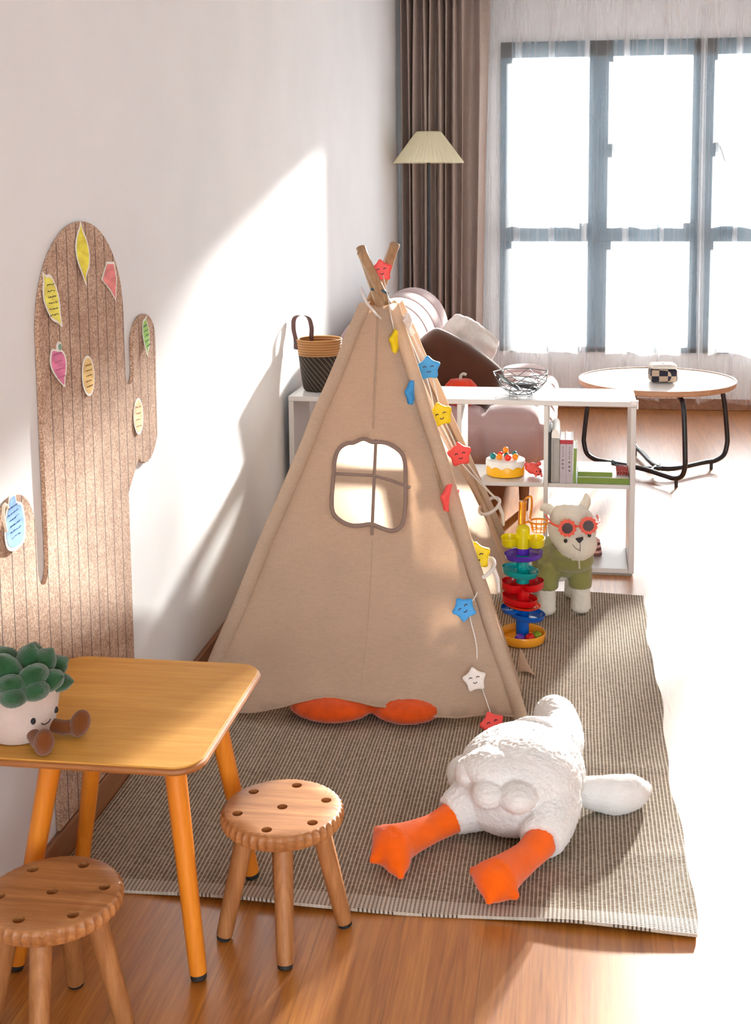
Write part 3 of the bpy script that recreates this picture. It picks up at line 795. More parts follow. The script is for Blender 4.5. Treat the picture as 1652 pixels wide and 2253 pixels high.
# ------------------------------------------------------------------ low table
ash = wood('golden_ash', (.56, .26, .045, 1), (.70, .37, .08, 1), 'x', 7, .6, 40, .25)
orange_leg = wood('orange_beech', (.68, .19, .010, 1), (.82, .28, .022, 1), 'z', 7, .4)
black_cap = plastic('black_rubber', (.015, .015, .017, 1), .6)
def low_table():
    r = thing('kids_table', 'low golden wood table with orange splayed legs against the wall', 'table', (-.885, 2.26, 0))
    x0, x1, y0, y1, h, rad = -1.104, -.662, 2.02, 2.503, .455, .052
    o = []
    for cx, cy, a0 in ((x1 - rad, y0 + rad, -90), (x1 - rad, y1 - rad, 0), (x0 + rad, y1 - rad, 90), (x0 + rad, y0 + rad, 180)):
        o += [(cx + rad * math.cos(R(a0 + 10 * i)), cy + rad * math.sin(R(a0 + 10 * i))) for i in range(10)]
    G().prism(o, h - .017, h, lambda x, y, q: V((x, y, q))).build('table_top', ash, r, bevel=.002, ang=30)
    edge = wood('table_edge', (.30, .10, .02, 1), (.42, .16, .04, 1), 'x', 8, .5)
    ol = [(x, y) for x, y in o]
    G().tube([V((x, y, h - .0095)) for x, y in ol], .0066, 8, closed=True).build('edge_band', edge, r)
    for ft, tp in (((-.690, 2.090, 0), (-.742, 2.13, h - .016)), ((-.674, 2.424, 0), (-.745, 2.385, h - .016)), ((-1.050, 2.075, 0), (-.975, 2.13, h - .016)), ((-1.062, 2.43, 0), (-.985, 2.385, h - .016))):
        zz = .009 if ft[1] > 2.3 else .001
        a = lerp(ft, tp, .002) + V((0, 0, zz)); b = V(tp)
        L = G().tube([lerp(a, b, .025), lerp(a, b, .5), b], [.0165, .0185, .021], 18).build('leg', orange_leg, r)
        G().tube([a, lerp(a, b, .028)], [.0150, .0160], 18).build('rubber_foot', black_cap, L, bevel=.002)
low_table()

# ------------------------------------------------------------------ biscuit stools
def stools():
    seat_m = wood('oak_seat', (.31, .115, .036, 1), (.56, .26, .095, 1), 'x', 7, .42)
    leg_m = wood('oak_leg', (.30, .115, .036, 1), (.48, .22, .082, 1), 'z', 9, .45)
    def make(c, ang, label, legs):
        r = thing('stool', label, 'stool', (c[0], c[1], 0), 'round biscuit stools')
        NS = 44; out = lambda rad, amp: [(rad * (1 - amp * abs(math.sin(NS * PI * i / 528 ))) * math.cos(2 * PI * i / 528), rad * (1 - amp * abs(math.sin(NS * PI * i / 528))) * math.sin(2 * PI * i / 528)) for i in range(528)]
        holes = [[(.0105 * math.cos(2 * PI * k / 20), .0105 * math.sin(2 * PI * k / 20)) for k in range(20)]]
        for j in range(6):
            a = R(ang + 60 * j); holes.append([(.0895 * math.cos(a) + .0105 * math.cos(2 * PI * k / 20), .0895 * math.sin(a) + .0105 * math.sin(2 * PI * k / 20)) for k in range(20)])
        top = .262; bot = .232
        rings = [(out(.1130, .0), top), (out(.1165, .012), top - .0012), (out(.1205, .028), top - .005), (out(.1228, .04), top - .011), (out(.1230, .042), bot + .010), (out(.1200, .03), bot + .003), (out(.115, .0), bot)]
        g = G(); n = 528
        vs = []
        for o, z in rings: vs += [(c[0] + x, c[1] + y, z) for x, y in o]
        fs = [(i * n + k, i * n + (k + 1) % n, (i + 1) * n + (k + 1) % n, (i + 1) * n + k) for i in range(len(rings) - 1) for k in range(n)]
        g.add(vs, fs)
        for z, o, fl in ((top, rings[0][0], 0), (bot, rings[-1][0], 1)):
            pv, tri = fill2d(o, holes)
            g.add([(c[0] + x, c[1] + y, z) for x, y in pv], tri)
        for h in holes:
            m = len(h); vs = [(c[0] + x, c[1] + y, z) for z in (top, bot) for x, y in h]
            g.add(vs, [(k, (k + 1) % m, m + (k + 1) % m, m + k) for k in range(m)])
        # weld
        b = bmesh.new(); me = bpy.data.meshes.new('tmp'); me.from_pydata([tuple(v) for v in g.v], [], g.f); b.from_mesh(me); bmesh.ops.remove_doubles(b, verts=b.verts, dist=1e-5)
        b.verts.index_update(); g.v = [v.co.copy() for v in b.verts]; g.f = [tuple(v.index for v in f.verts) for f in b.faces]; b.free(); bpy.data.meshes.remove(me)
        g.build('seat', seat_m, r, ang=40)
        for a, z0 in legs:
            a = R(a); ft = V((c[0] + .122 * math.cos(a), c[1] + .122 * math.sin(a), z0)); tp = V((c[0] + .070 * math.cos(a), c[1] + .070 * math.sin(a), bot + .002))
            L = G().tube([lerp(ft, tp, .03), lerp(ft, tp, .5), tp], [.0165, .0185, .0195], 20).build('leg', leg_m, r, bevel=.0015)
            G().tube([ft, lerp(ft, tp, .032)], [.0145, .0150], 18).build('rubber_foot', black_cap, L)
        return r
    make((-.565, 2.262), 24, 'round wooden stool in front of the rug, its seat edge catching the sun', ((201, .001), (284, .001), (14, .001), (107, .010)))
    make((-.898, 1.925), 16, 'round wooden stool half out of frame before the low table', ((190, .001), (278, .001), (8, .001), (98, .001)))
stools()

# ------------------------------------------------------------------ plush succulent on the table
def plant():
    pm = plush('cream_plush', srgb(214, 196, 186), .06, 420, .5)
    gm = plush('green_plush', srgb(40, 84, 50), .35, 300, .7, 40, .5)
    bm = plush('brown_corduroy', srgb(120, 66, 30), .12, 300, .7)
    b = V((-1.036, 2.118, .4555))
    r = thing('succulent_plush', 'plush succulent in a cream pot with a face and brown boots on the table', 'plush toy', b)
    G().lathe([(0, 0), (.052, .001), (.060, .006), (.0655, .03), (.071, .06), (.0745, .085), (.0765, .090), (.0775, .098), (.0755, .104), (.070, .105), (.066, .096), (.0, .094)], b, 48).build('pot', pm, r, ang=180)
    lv = [(40, .02, 78, .058, .036), (25, .035, 55, .058, .036), (85, .035, 52, .056, .035), (150, .035, 56, .055, .035), (205, .035, 56, .056, .036), (255, .030, 62, .066, .040), (322, .040, 42, .062, .034),
          (350, .055, 22, .054, .031), (40, .055, 26, .054, .031), (95, .06, 24, .055, .031), (150, .06, 24, .055, .031), (205, .06, 18, .058, .031), (245, .062, 12, .060, .030), (288, .060, 10, .062, .029), (318, .064, 16, .056, .029), (8, .068, 4, .050, .026), (283, .055, 36, .056, .031)]
    for az, rad, el, L, w in lv:
        a, e = R(az), R(el)
        d = V((math.cos(a) * math.cos(e), math.sin(a) * math.cos(e), math.sin(e)))
        q = d.to_track_quat('Z', 'Y').to_matrix()
        base = b + V((rad * .55 * math.cos(a), rad * .55 * math.sin(a), .098))
        g = G().ell(base + d * L * .62, (w * .92, w * .68, L * .72), q, 18, 14)
        # pinched tip
        for v in g.v:
            t = (v - base).dot(d) / L
            if t > 1.08: 
                c0 = base + d * (t * L); v -= (v - c0) * min(.6, (t - 1.08) * 2.0)
        g.build('leaf', gm, r, ang=180)
    f = R(-22)
    def onpot(a, z, out=.0): 
        rr = .060 + (.0765 - .060) * min(1, max(0, z - .006) / .085) + out
        return b + V((rr * math.cos(a), rr * math.sin(a), z))
    for s in (-1, 1):
        G().ell(onpot(f + s * .42, .050, .001), (.0048, .0048, .0065)).build('eye', black_cap, r)
    G().tube([onpot(f + .16 * math.cos(t), .040 - .006 * math.sin(t), .0012) for t in [PI * k / 8 for k in range(9)]], .0012, 6).build('mouth', ink, r)
    for s in (-1, 1):
        a = f + s * .40
        d = V((math.cos(a), math.sin(a), 0)); o = b + d * .055 + V((0, 0, .022))
        G().tube([o, o + d * .028 + V((0, 0, -.006)), o + d * .048 + V((0, 0, -.004))], [.012, .0135, .014], 14).build('leg', bm, r)
        q = (d * .35 + V((0, 0, 1))).normalized().to_track_quat('Z', 'Y').to_matrix()
        G().ell(o + d * .062 + V((0, 0, .004)), (.019, .019, .027), q).build('boot', bm, r)
plant()

# ------------------------------------------------------------------ white open shelf
def shelf():
    m = mat('white_laminate', (.62, .61, .61, 1), .32, .02, 6)
    r = thing('cube_shelf', 'low white open-backed cube shelf standing across the room behind the tent', 'shelf', (-.43, 4.735, 0))
    ya, yb = 4.592, 4.882
    G().box(-1.092, .236, ya, yb, .652, .671).build('top_board', m, r, smooth=False, bevel=.0015)
    for x0, nm in ((-1.092, 'side_panel'), (.216, 'side_panel'), (-.766, 'divider'), (-.436, 'divider'), (-.107, 'divider')):
        w = .020 if nm == 'side_panel' else .017
        G().box(x0, x0 + w, ya + .002, yb, .010, .651).build(nm, m, r, smooth=False, bevel=.0015)
    xs = (-1.072, -.766, -.436, -.107, .216)
    for i in range(4):
        x0 = xs[i] + (.017 if i else .0) + .0005; x1 = xs[i + 1] - .0005
        G().box(x0, x1, ya + .004, yb, .337, .353).build('middle_board', m, r, smooth=False, bevel=.0015)
        G().box(x0, x1, ya + .004, yb, .010, .028).build('bottom_board', m, r, smooth=False, bevel=.0015)
    G().box(-1.085, .230, ya + .008, yb - .01, .0005, .010).build('base_strip', mat('grey_plinth', (.30, .27, .25, 1), .6), r, smooth=False)
    cm = plastic('clear_white_cap', (.85, .85, .86, 1), .3)
    g = G().box(.214, .242, ya - .005, ya + .022, .660, .676); g.box(.2365, .243, ya - .005, ya + .022, .645, .676)
    g.build('corner_guard', cm, r, smooth=False, bevel=.002)
shelf()
ZS = .3535   # upper face of the middle boards

def shelf_goods():
    paper = mat('book_pages', (.84, .83, .80, 1), .8, .04, 300, stretch=(1, .05, .05))
    def upright(name, label, x0, x1, z1, depth, cover, title=None, ya=4.605, lean=0, rounded=False, cap=None):
        r = thing(name, label, 'book', ((x0 + x1) / 2, ya + depth / 2, ZS), 'books in the right-hand cube of the shelf')
        b = V(((x0 + x1) / 2, 0, ZS)); 
        def sh(g):
            for v in g.v: v.x += (v.z - ZS) * lean
            return g
        w = .0022
        g = G().box(x0, x0 + w, ya, ya + depth, ZS, z1).box(x1 - w, x1, ya, ya + depth, ZS, z1)
        g.box(x0, x1, ya - .001, ya + w, ZS, z1)
        sh(g).build('cover', cover, r, smooth=False)
        sh(G().box(x0 + w + .0003, x1 - w - .0003, ya + w, ya + depth - .004, ZS + .003, z1 - .003)).build('pages', paper, r, smooth=False)
        if cap: sh(G().box(x0 + .0002, x1 - .0002, ya - .0016, ya - .0011, z1 - .016, z1)).build('spine_band', cap, r, smooth=False)
        if title:
            g = G(); rr = random.Random(int(x0 * 10000)); z = z1 - .030; xm = (x0 + x1) / 2
            for n_, s_ in title:
                for _ in range(n_):
                    for k in range(4):
                        hx = rr.uniform(.25, .5) * s_; hz = rr.uniform(.06, .10) * s_
                        if k % 2: hx, hz = hz, hx
                        dx, dz = rr.uniform(-.22, .22) * s_, rr.uniform(-.22, .22) * s_
                        g.box(xm + dx - hx, xm + dx + hx, ya - .0018, ya - .0012, z + dz - hz, z + dz + hz)
                    z -= s_ * 1.75
                z -= .008
            sh(g).build('title_lettering', ink, r, smooth=False)
        return r
    G_ = lambda c, n: mat(n, c, .5, .05, 40)
    upright('ring_binder', 'thin black binder against the shelf divider, first of the upright books', -.0895, -.0815, .548, .24, G_((.03, .028, .03, 1), 'black_card'))
    t = thing('paper_roll', 'grey folded magazine with a rounded white top beside the black binder', 'book', (-.064, 4.72, ZS), 'books in the right-hand cube of the shelf')
    g = G()
    o = [(-.0795, ZS), (-.0475, ZS), (-.0475, .525), (-.0485, .540), (-.054, .552), (-.0635, .557), (-.073, .552), (-.0785, .540), (-.0795, .525)]
    G().prism(o[:3] + [(-.0795, .525)], 4.602, 4.84, lambda x, z, q: V((x, q, z))).build('cover', G_((.34, .33, .32, 1), 'grey_card'), t, smooth=False, bevel=.003)
    G().prism([(-.0485, .5255), (-.0485, .545), (-.055, .556), (-.0635, .560), (-.072, .556), (-.0785, .545), (-.0785, .5255)], 4.604, 4.83, lambda x, z, q: V((x, q, z))).build('pages', paper, t, ang=60)
    G().box(-.0715, -.0705, 4.600, 4.603, ZS + .01, .52).build('cover_line', G_((.16, .15, .14, 1), 'dark_line'), t, smooth=False)
    redcap = G_(srgb(170, 30, 50), 'red_card')
    gm = G_(srgb(176, 168, 178), 'lilac_grey_card')
    upright('grey_book', 'lilac-grey book with red head band, next to the folded magazine', -.0462, -.0232, .520, .17, gm, ((5, .0046), (3, .0088)), cap=redcap)
    upright('grey_book', 'lilac-grey book with red head band, next to the thin green book', -.0226, .0026, .520, .17, gm, ((6, .0046), (3, .0095)), cap=redcap)
    upright('green_book', 'thin green upright book at the end of the row', .0036, .0150, .488, .15, G_(srgb(120, 150, 70), 'leaf_green_card'), lean=.02)
    gc = G_(srgb(110, 136, 40), 'olive_green_card')
    def flat(label, x0, x1, z0, z1, ya, yb, pic):
        r = thing('picture_book', label, 'book', ((x0 + x1) / 2, (ya + yb) / 2, z0), 'books in the right-hand cube of the shelf')
        g = G().box(x0, x1, ya, yb, z0, z0 + .002).box(x0, x1, ya, yb, z1 - .002, z1).box(x0, x1, ya - .0005, ya + .002, z0, z1)
        g.build('cover', gc, r, smooth=False)
        G().box(x0 + .002, x1 - .003, ya + .003, yb - .003, z0 + .0023, z1 - .0023).build('pages', paper, r, smooth=False)
        G().box(x0 + .001, x1 - .001, ya + .001, yb - .001, z1, z1 + .0006).build('cover_sheet', mat('white_cover', (.86, .87, .88, 1), .4, .03, 20), r, smooth=False)
        if pic: G().box(x0 + .045, x1 - .006, ya + .02, yb - .06, z1 + .0006, z1 + .001).build('cover_picture', mat('pale_blue_picture', srgb(176, 190, 216), .4, .18, 26), r, smooth=False)
    flat('large green-edged book lying flat on the shelf, under the smaller one', .020, .2145, ZS, .3760, 4.606, 4.80, False)
    flat('small green-edged book with a pale blue picture lying on the larger one', .022, .152, .3768, .3935, 4.625, 4.80, True)
    # hair claw
    cm = plastic('rose_brown_acrylic', srgb(150, 62, 58), .25)
    r = thing('hair_claw', 'rose-brown hair claw lying on the large flat book', 'hair clip', (.19, 4.66, .377))
    g = G(); 
    for s in (-1, 1):
        g2 = G()
        for k in range(5):
            x = .168 + .010 * k
            g2.tube(catmull([(x, 4.655 + s * .004, .412), (x + .001, 4.655 + s * .020, .402), (x + .002, 4.655 + s * .022, .390), (x + .004, 4.655 + s * .008, .3795)], 4), .0036, 7)
        g2.tube([(.165, 4.655 + s * .012, .410), (.212, 4.655 + s * .012, .408)], .006, 8)
        g2.build('jaw', cm, r, remesh=.0025)
    G().tube(catmull([(.178, 4.652, .415), (.165, 4.648, .428), (.150, 4.645, .436), (.158, 4.643, .424), (.176, 4.648, .410)], 5), .0016, 6).build('wire_loop', RM['frame'], r)
    # toy cake
    yel = plastic('yellow_plastic', srgb(248, 186, 24), .3); icing = plastic('white_icing', (.84, .83, .80, 1), .4)
    c = V((-.258, 4.715, ZS)); r = thing('toy_cake', 'yellow toy cake with white icing and coloured berries on the shelf', 'toy', c)
    G().lathe([(0, 0), (.066, 0), (.0745, .004), (.0755, .012), (.0735, .052), (.070, .056), (0, .056)], c, 48).build('sponge', yel, r, ang=50)
    def drip(th, i): return 1
    g = G(); n = 96; vs = []
    for ring, (rad, z) in enumerate(((.0768, None), (.0775, .050), (.0755, .062), (.068, .066), (.030, .067))):
        for k in range(n):
            th = 2 * PI * k / n
            zz = (.034 + .009 * abs(math.sin(th * 5.5))) if z is None else z
            vs.append(c + V((rad * math.cos(th), rad * math.sin(th), zz)))
    vs.append(c + V((0, 0, .067)))
    fs = [(i * n + k, i * n + (k + 1) % n, (i + 1) * n + (k + 1) % n, (i + 1) * n + k) for i in range(4) for k in range(n)] + [(4 * n + k, 4 * n + (k + 1) % n, 5 * n) for k in range(n)]
    g.add(vs, fs).build('icing', icing, r, ang=50)
    cols = dict(orange=srgb(250, 150, 20), teal=srgb(10, 130, 136), red=srgb(236, 50, 36), green=srgb(24, 110, 90))
    cms = {k: plastic('berry_' + k, v, .25) for k, v in cols.items()}
    for dx, dy, k, up, rr in ((-.048, -.02, 'teal', 0, .0125), (-.022, .03, 'red', 0, .010), (.0, .012, 'orange', .020, .0115), (-.022, -.034, 'orange', 0, .0125), (.004, .004, 'green', 0, .011), (.012, -.046, 'red', 0, .013), (.040, -.022, 'orange', 0, .0125), (.034, .034, 'teal', 0, .011), (.0, .048, 'orange', 0, .011)):
        G().ell(c + V((dx, dy, .067 + rr * .8 + up)), (rr, rr, rr)).build('berry', cms[k], r, ang=180, label='%s berry' % k)
    # red soft toy beside the cake
    rp = mat('red_vinyl', srgb(238, 92, 86), .5, .08, 40)
    r = thing('toy_crab', 'small red toy crab lying beside the toy cake', 'toy', (-.148, 4.70, ZS))
    g = G().ell((-.152, 4.712, .382), (.025, .025, .023)).ell((-.134, 4.690, .375), (.019, .019, .017)).ell((-.170, 4.705, .384), (.013, .013, .012))
    g.build('body', rp, r, remesh=.003, relax=4)
    for x, y, z in ((-.128, 4.72, .398), (-.176, 4.70, .398)):
        g = G().tube([(-.148, 4.712, .388), ((x - .150) / 2, y - .004, z - .006), (x, y, z)], [.006, .006, .007], 8).ell((x, y, z), (.010, .008, .008)); g.tube([(x, y, z), (x + .006, y, z + .010)], [.005, .002], 7)
        g.build('claw', rp, r, remesh=.0025, relax=2)
    g = G()
    for x in (-.118, -.140): g.tube([(-.132, 4.70, .372), (x, 4.678, .368), (x + .003, 4.672, .3565)], [.006, .005, .003], 8)
    g.build('legs', rp, r, remesh=.0025)
    for x in (-.136, -.122): G().ell((x, 4.673, .379), (.0028, .0028, .0028)).build('eye', black_cap, r)
    # striped little stack on the bottom board
    r = thing('stacking_toy', 'small pink and brown striped stacking toy on the bottom shelf behind the plush alpaca', 'toy', (.095, 4.76, .0285))
    pk = plastic('pink_ring', srgb(226, 170, 160), .5); br = plastic('brown_ring', srgb(110, 60, 56), .5)
    for k, (rad, mm) in enumerate(((.021, br), (.020, pk), (.018, br), (.016, pk), (.014, br), (.012, pk))):
        z = .0345 + .0105 * k
        G().tube([V((.095 + rad * math.cos(a * PI / 12), 4.76 + rad * math.sin(a * PI / 12), z)) for a in range(24)], .0055, 8, closed=True).build('ring', mm, r, ang=180)
    G().tube([(.095, 4.76, .029), (.095, 4.76, .10)], .006, 10).build('peg', pk, r)

    # woven basket on the top board
    t = NT('black_coil_weave'); v = t.coord()
    sp = t.n('ShaderNodeSeparateXYZ'); tc = t.n('ShaderNodeTexCoord'); t.l(tc.outputs['Object'], sp.inputs[0])
    ang = t.math('ARCTAN2', sp.outputs[1], sp.outputs[0])
    row = t.math('FLOOR', t.math('DIVIDE', sp.outputs[2], .0052))
    a2 = t.math('ADD', t.math('MULTIPLY', ang, 24), t.math('MULTIPLY', sp.outputs[2], 260))
    st = t.math('SINE', a2); zr = t.math('SINE', t.math('MULTIPLY', sp.outputs[2], 1208))
    f = t.math('ADD', t.math('MULTIPLY', st, .5), .5)
    col = t.ramp(f, [(.6, (.020, .012, .010, 1)), (.9, (.06, .04, .028, 1)), (1.0, (.17, .12, .075, 1))])
    h = t.math('ADD', zr, f)
    dk = t.done(t.bsdf(col, .85, t.bump(h, .6, .002)))
    t = NT('jute_coil'); sp = t.n('ShaderNodeSeparateXYZ'); tc = t.n('ShaderNodeTexCoord'); t.l(tc.outputs['Object'], sp.inputs[0])
    zr = t.math('SINE', t.math('MULTIPLY', sp.outputs[2], 620))
    col = t.ramp(t.math('MULTIPLY_ADD', zr, .5, .5), [(0, (.28, .115, .035, 1)), (1, (.50, .25, .09, 1))])
    ju = t.done(t.bsdf(col, .85, t.bump(zr, .6, .003)))
    c = V((-.998, 4.745, .6715))
    r = thing('woven_basket', 'black woven basket with a tan rim and leather handle on the shelf top', 'basket', c)
    pr_ = lambda z: .064 + (.0905 - .064) * (z / .205) ** .8
    zs = [0, .004, .012] + [.02 + .0185 * k for k in range(11)]
    G().lathe([(0, 0), (.055, 0), (pr_(.012) - .004, .004)] + [(pr_(z), z) for z in zs[2:9]] + [(pr_(.142), .142), (pr_(.142) - .006, .142), (.058, .012), (0, .010)], c, 64).build('woven_body', dk, r, ang=180)
    G().lathe([(pr_(.142) + .0005, .1422), (pr_(.17) + .001, .17), (pr_(.198), .198), (pr_(.205) + .001, .203), (pr_(.205) - .002, .2075), (pr_(.205) - .0065, .203), (pr_(.19) - .007, .19), (pr_(.142) - .006, .1422)], c, 64).build('rim_band', ju, r, ang=180)
    lm = mat('brown_leather', (.070, .020, .015, 1), .75, .15, 60)
    hp = catmull([(-.090, -.030, .165), (-.091, -.026, .205), (-.1005, -.018, .245), (-.100, -.004, .285), (-.080, .016, .297), (-.052, .036, .285), (-.043, .050, .245), (-.046, .058, .205), (-.052, .062, .165)], 5)
    g = G(); vs = []; d = V((.6, -.8, 0))
    for p in hp: vs += [c + p + V((-.010, .008, 0)), c + p + V((.010, -.008, 0)), c + p + V((.0117, -.0062, .0)), c + p + V((-.0083, .0098, 0))]
    n = len(hp); fs = []
    for i in range(n - 1):
        for k in range(4): fs.append((i * 4 + k, i * 4 + (k + 1) % 4, (i + 1) * 4 + (k + 1) % 4, (i + 1) * 4 + k))
    fs += [(3, 2, 1, 0), tuple((n - 1) * 4 + k for k in range(4))]
    g.add(vs, fs).build('handle', lm, r, ang=60)
    for z in (.172, .19): G().ell(c + V((-.0915, -.036, z)), (.0035, .0035, .0035)).build('rivet', RM['frame'], r)

    # wire bowl with packets
    wm = mat('grey_wire', (.16, .17, .18, 1), .4, .05, 40, Metallic=.6)
    c = V((-.198, 4.735, .6725)); r = thing('wire_bowl', 'zigzag grey wire bowl on the shelf top holding dark packets', 'bowl', c)
    def ring(rad, z, n=7, ph=0, tw=0): return [c + V((rad * math.cos(2 * PI * k / n + ph), rad * math.sin(2 * PI * k / n + ph), z + tw * math.cos(2 * PI * k / n))) for k in range(n)]
    lv = [ring(.046, .002), ring(.074, .022, 7, PI / 7), ring(.096, .050, 7, 0), ring(.110, .083, 7, PI / 7)]
    g = G()
    for L in lv: g.tube(L, .0018, 6, closed=True)
    for a, b, s in ((0, 1, 0), (1, 2, 1), (2, 3, 0)):
        for k in range(7):
            g.tube([lv[a][k], lv[b][k]], .0016, 6); g.tube([lv[a][(k + 1) % 7], lv[b][k]] if s == 0 else [lv[a][k], lv[b][(k + 1) % 7]], .0016, 6)
    g.build('wire_frame', wm, r)
    tm = mat('slate_foil', (.10, .15, .16, 1), .3, .25, 40); bk = mat('black_foil', (.012, .013, .018, 1), .35, .1, 40)
    for cc, sz, M, mm, lb in (((-.245, 4.730, .716), (.085, .055, .008), rot('Z', 20) @ rot('Y', 38), tm, 'slate-grey foil packet leaning at the left side of the wire bowl'),
                              ((-.185, 4.722, .705), (.100, .060, .010), rot('Z', -12) @ rot('Y', 6), bk, 'black foil packet lying flat in the wire bowl'),
                              ((-.178, 4.748, .722), (.085, .055, .008), rot('Z', 30) @ rot('Y', 12) @ rot('X', 8), mat('pale_foil', (.55, .62, .66, 1), .3, .1, 40), 'pale silver foil packet on top in the wire bowl')):
        q = thing('snack_packet', lb, 'packet', cc, 'foil packets in the wire bowl')
        G().puffbox(cc, sz, .003, (1, 1, 1), .003, 8, .6, M).build('pouch', mm, q, ang=60)
        x = sz[0] / 2
        for s in (-1, 1): G().obox(V(cc) + M @ V((s * (x + .004), 0, 0)), (.010, sz[1] * .96, .0012), M).build('crimp', mm, q, smooth=False)
shelf_goods()

# ------------------------------------------------------------------ pink sofa with cushions
def sofa():
    pk = plush('pink_velvet', srgb(180, 150, 149), .05, 600, .15, 8, .5)
    r = thing('sofa', 'low pink tufted velvet sofa along the wall, between the shelf and the window', 'sofa', (-.6, 6.1, 0))
    G().puffbox((-.535, 6.11, .335), (.83, 1.52, .215), .075, (3, 5, 1), .045, 12, .45).build('seat', pk, r, ang=180)
    G().box(-1.0, -.17, 5.44, 6.78, .12, .235).build('base', mat('shadow_pink_base', srgb(170, 140, 138), .9, .05), r, smooth=False, bevel=.01)
    def prof(u):                                  # backrest section, from the seat in front, over the top, down the wall side
        a = R(-55 + 250 * u)
        return V((-.885 + .175 * math.cos(a), 0, .665 + .215 * math.sin(a)))
    y0, y1, n = 5.38, 6.86, 5
    def fn(u, v):
        p = prof(u); e = 2 * abs(v - .5)
        k = abs(math.sin(PI * n * v)) ** .5
        shrink = 1 - (max(0, e - .93) / .07) ** 2 * .75
        c = V((-.885, 0, .665)); d = p - c
        q = c + d * shrink * (1 + .13 * k)
        return V((q.x, y0 + (y1 - y0) * v, q.z))
    g = G().grid(fn, 30, 120)
    for e in (0, 1): pass
    w = 121
    g.f.append(tuple(i * w for i in range(31))); g.f.append(tuple(i * w + 120 for i in range(31))[::-1])
    g.build('backrest', pk, r, ang=180)
    lg = wood('sofa_leg_wood', (.16, .06, .025, 1), (.28, .12, .05, 1), 'z', 9)
    for x, y in ((-.215, 5.50), (-.215, 6.70), (-.93, 5.50), (-.93, 6.70)):
        G().tube([(x, y, .0005), (x, y, .12)], [.020, .026], 14).build('leg', lg, r)
    def pillow(label, c, w, h, d, M, m, fur=0, lumps=0):
        g = G()
        def fn(sg):
            def f(u, v):
                a, b = 2 * u - 1, 2 * v - 1
                e = max(0, (1 - a ** 4) * (1 - b ** 4)) ** .42
                pin = 1 - .15 * a * a * b * b
                z = sg * d / 2 * e
                if lumps: z += sg * lumps * noise.noise(V((a * 3, b * 3, sg))) * e
                return V(c) + M @ V((a * w / 2 * pin, b * h / 2 * pin, z))
            return f
        g.grid(fn(1), 30, 30); g.grid(fn(-1), 30, 30)
        b = bmesh.new(); me = bpy.data.meshes.new('tmp'); me.from_pydata([tuple(v) for v in g.v], [], g.f); b.from_mesh(me); bmesh.ops.remove_doubles(b, verts=b.verts, dist=1e-4)
        b.verts.index_update(); g.v = [v.co.copy() for v in b.verts]; g.f = [tuple(v.index for v in f.verts) for f in b.faces]; b.free(); bpy.data.meshes.remove(me)
        for v in g.v: v -= V(c)
        o = g.build('cushion', m, None, ang=180, fur=fur, furs=.02); o.location = c
        tag(o, label, 'cushion', 'cushions on the pink sofa')
    bv = plush('brown_velvet', srgb(80, 46, 30), .1, 500, .3, 12, .6)
    pillow('dark brown velvet cushion leaning on the pink sofa backrest', (-.545, 5.66, .605), .45, .30, .22, rot('Y', 33) @ rot('X', 72), bv)
    wv = plush('white_boucle', (.80, .77, .73, 1), .06, 300, 1.0, 30)
    pillow('white fluffy cushion standing behind the brown one on the sofa', (-.560, 6.28, .630), .31, .31, .20, rot('Y', 42) @ rot('X', 74) @ rot('Z', 8), wv, .012, .06)
    pm = plush('red_orange_plush', srgb(224, 60, 24), .1, 300, .5)
    c = V((-.505, 5.50, .505)); r = thing('pumpkin_plush', 'red-orange plush pumpkin with a pale stem on the sofa seat', 'plush toy', (c.x, c.y, .46))
    G().lathe([(.001, -.05), (.05, -.058), (.078, -.03), (.083, .0), (.075, .035), (.05, .062), (.015, .066), (.001, .056)], c + V((0, 0, .03)), 64, mod=lambda th, i: 1 - .10 * (1 - abs(math.sin(th * 4)) ** .6)).build('body', pm, r, ang=180)
    G().tube(catmull([c + V((0, 0, .088)), c + V((.0, 0, .108)), c + V((.012, -.004, .120)), c + V((.026, -.008, .116))], 4), .007, 10).build('stem', mat('stem_felt', (.55, .52, .45, 1), .9), r)
sofa()

# ------------------------------------------------------------------ floor lamp
def lamp():
    c = V((-.883, 7.50, 0))
    r = thing('floor_lamp', 'black floor lamp with a pleated cream shade in front of the mauve drape', 'lamp', c)
    bk = mat('black_steel', (.012, .012, .014, 1), .4, .05)
    G().lathe([(0, .0005), (.13, .0005), (.13, .012), (.125, .018), (.014, .022), (.0, .022)], c, 48).build('base', bk, r)
    G().tube([c + V((0, 0, .02)), c + V((0, 0, 1.72))], .0105, 14).build('pole', bk, r)
    sm = trans_cloth('cream_pleated_fabric', srgb(255, 251, 232), .62, 500, .02)
    n = 44
    G().lathe([(.216, 1.600), (.214, 1.606), (.150, 1.690), (.084, 1.778), (.072, 1.790)], c, n * 8, mod=lambda th, i: 1 - (.035 if i < 2 else .045) * (1 - abs(math.sin(th * n / 2)))).build('lamp_shade', sm, r, ang=180, solid=.0015).data
    o = [x for x in r.children if x.name.startswith('lamp_shade')][0]
    bm = bmesh.new(); bm.from_mesh(o.data)
    big = [f for f in bm.faces if len(f.verts) > 4]; bmesh.ops.delete(bm, geom=big, context='FACES_ONLY'); bm.to_mesh(o.data); bm.free()
    G().ell(c + V((0, 0, 1.70)), (.030, .030, .038)).build('bulb', mat('opal_glass', (.85, .83, .78, 1), .3), r)
    g = G()
    for a in (0, 120, 240): g.tube([c + V((0, 0, 1.775)), c + V((.070 * math.cos(R(a)), .070 * math.sin(R(a)), 1.787))], .002, 6)
    g.tube([c + V((0, 0, 1.72)), c + V((0, 0, 1.785))], .004, 8)
    g.build('shade_spider', bk, r)
lamp()

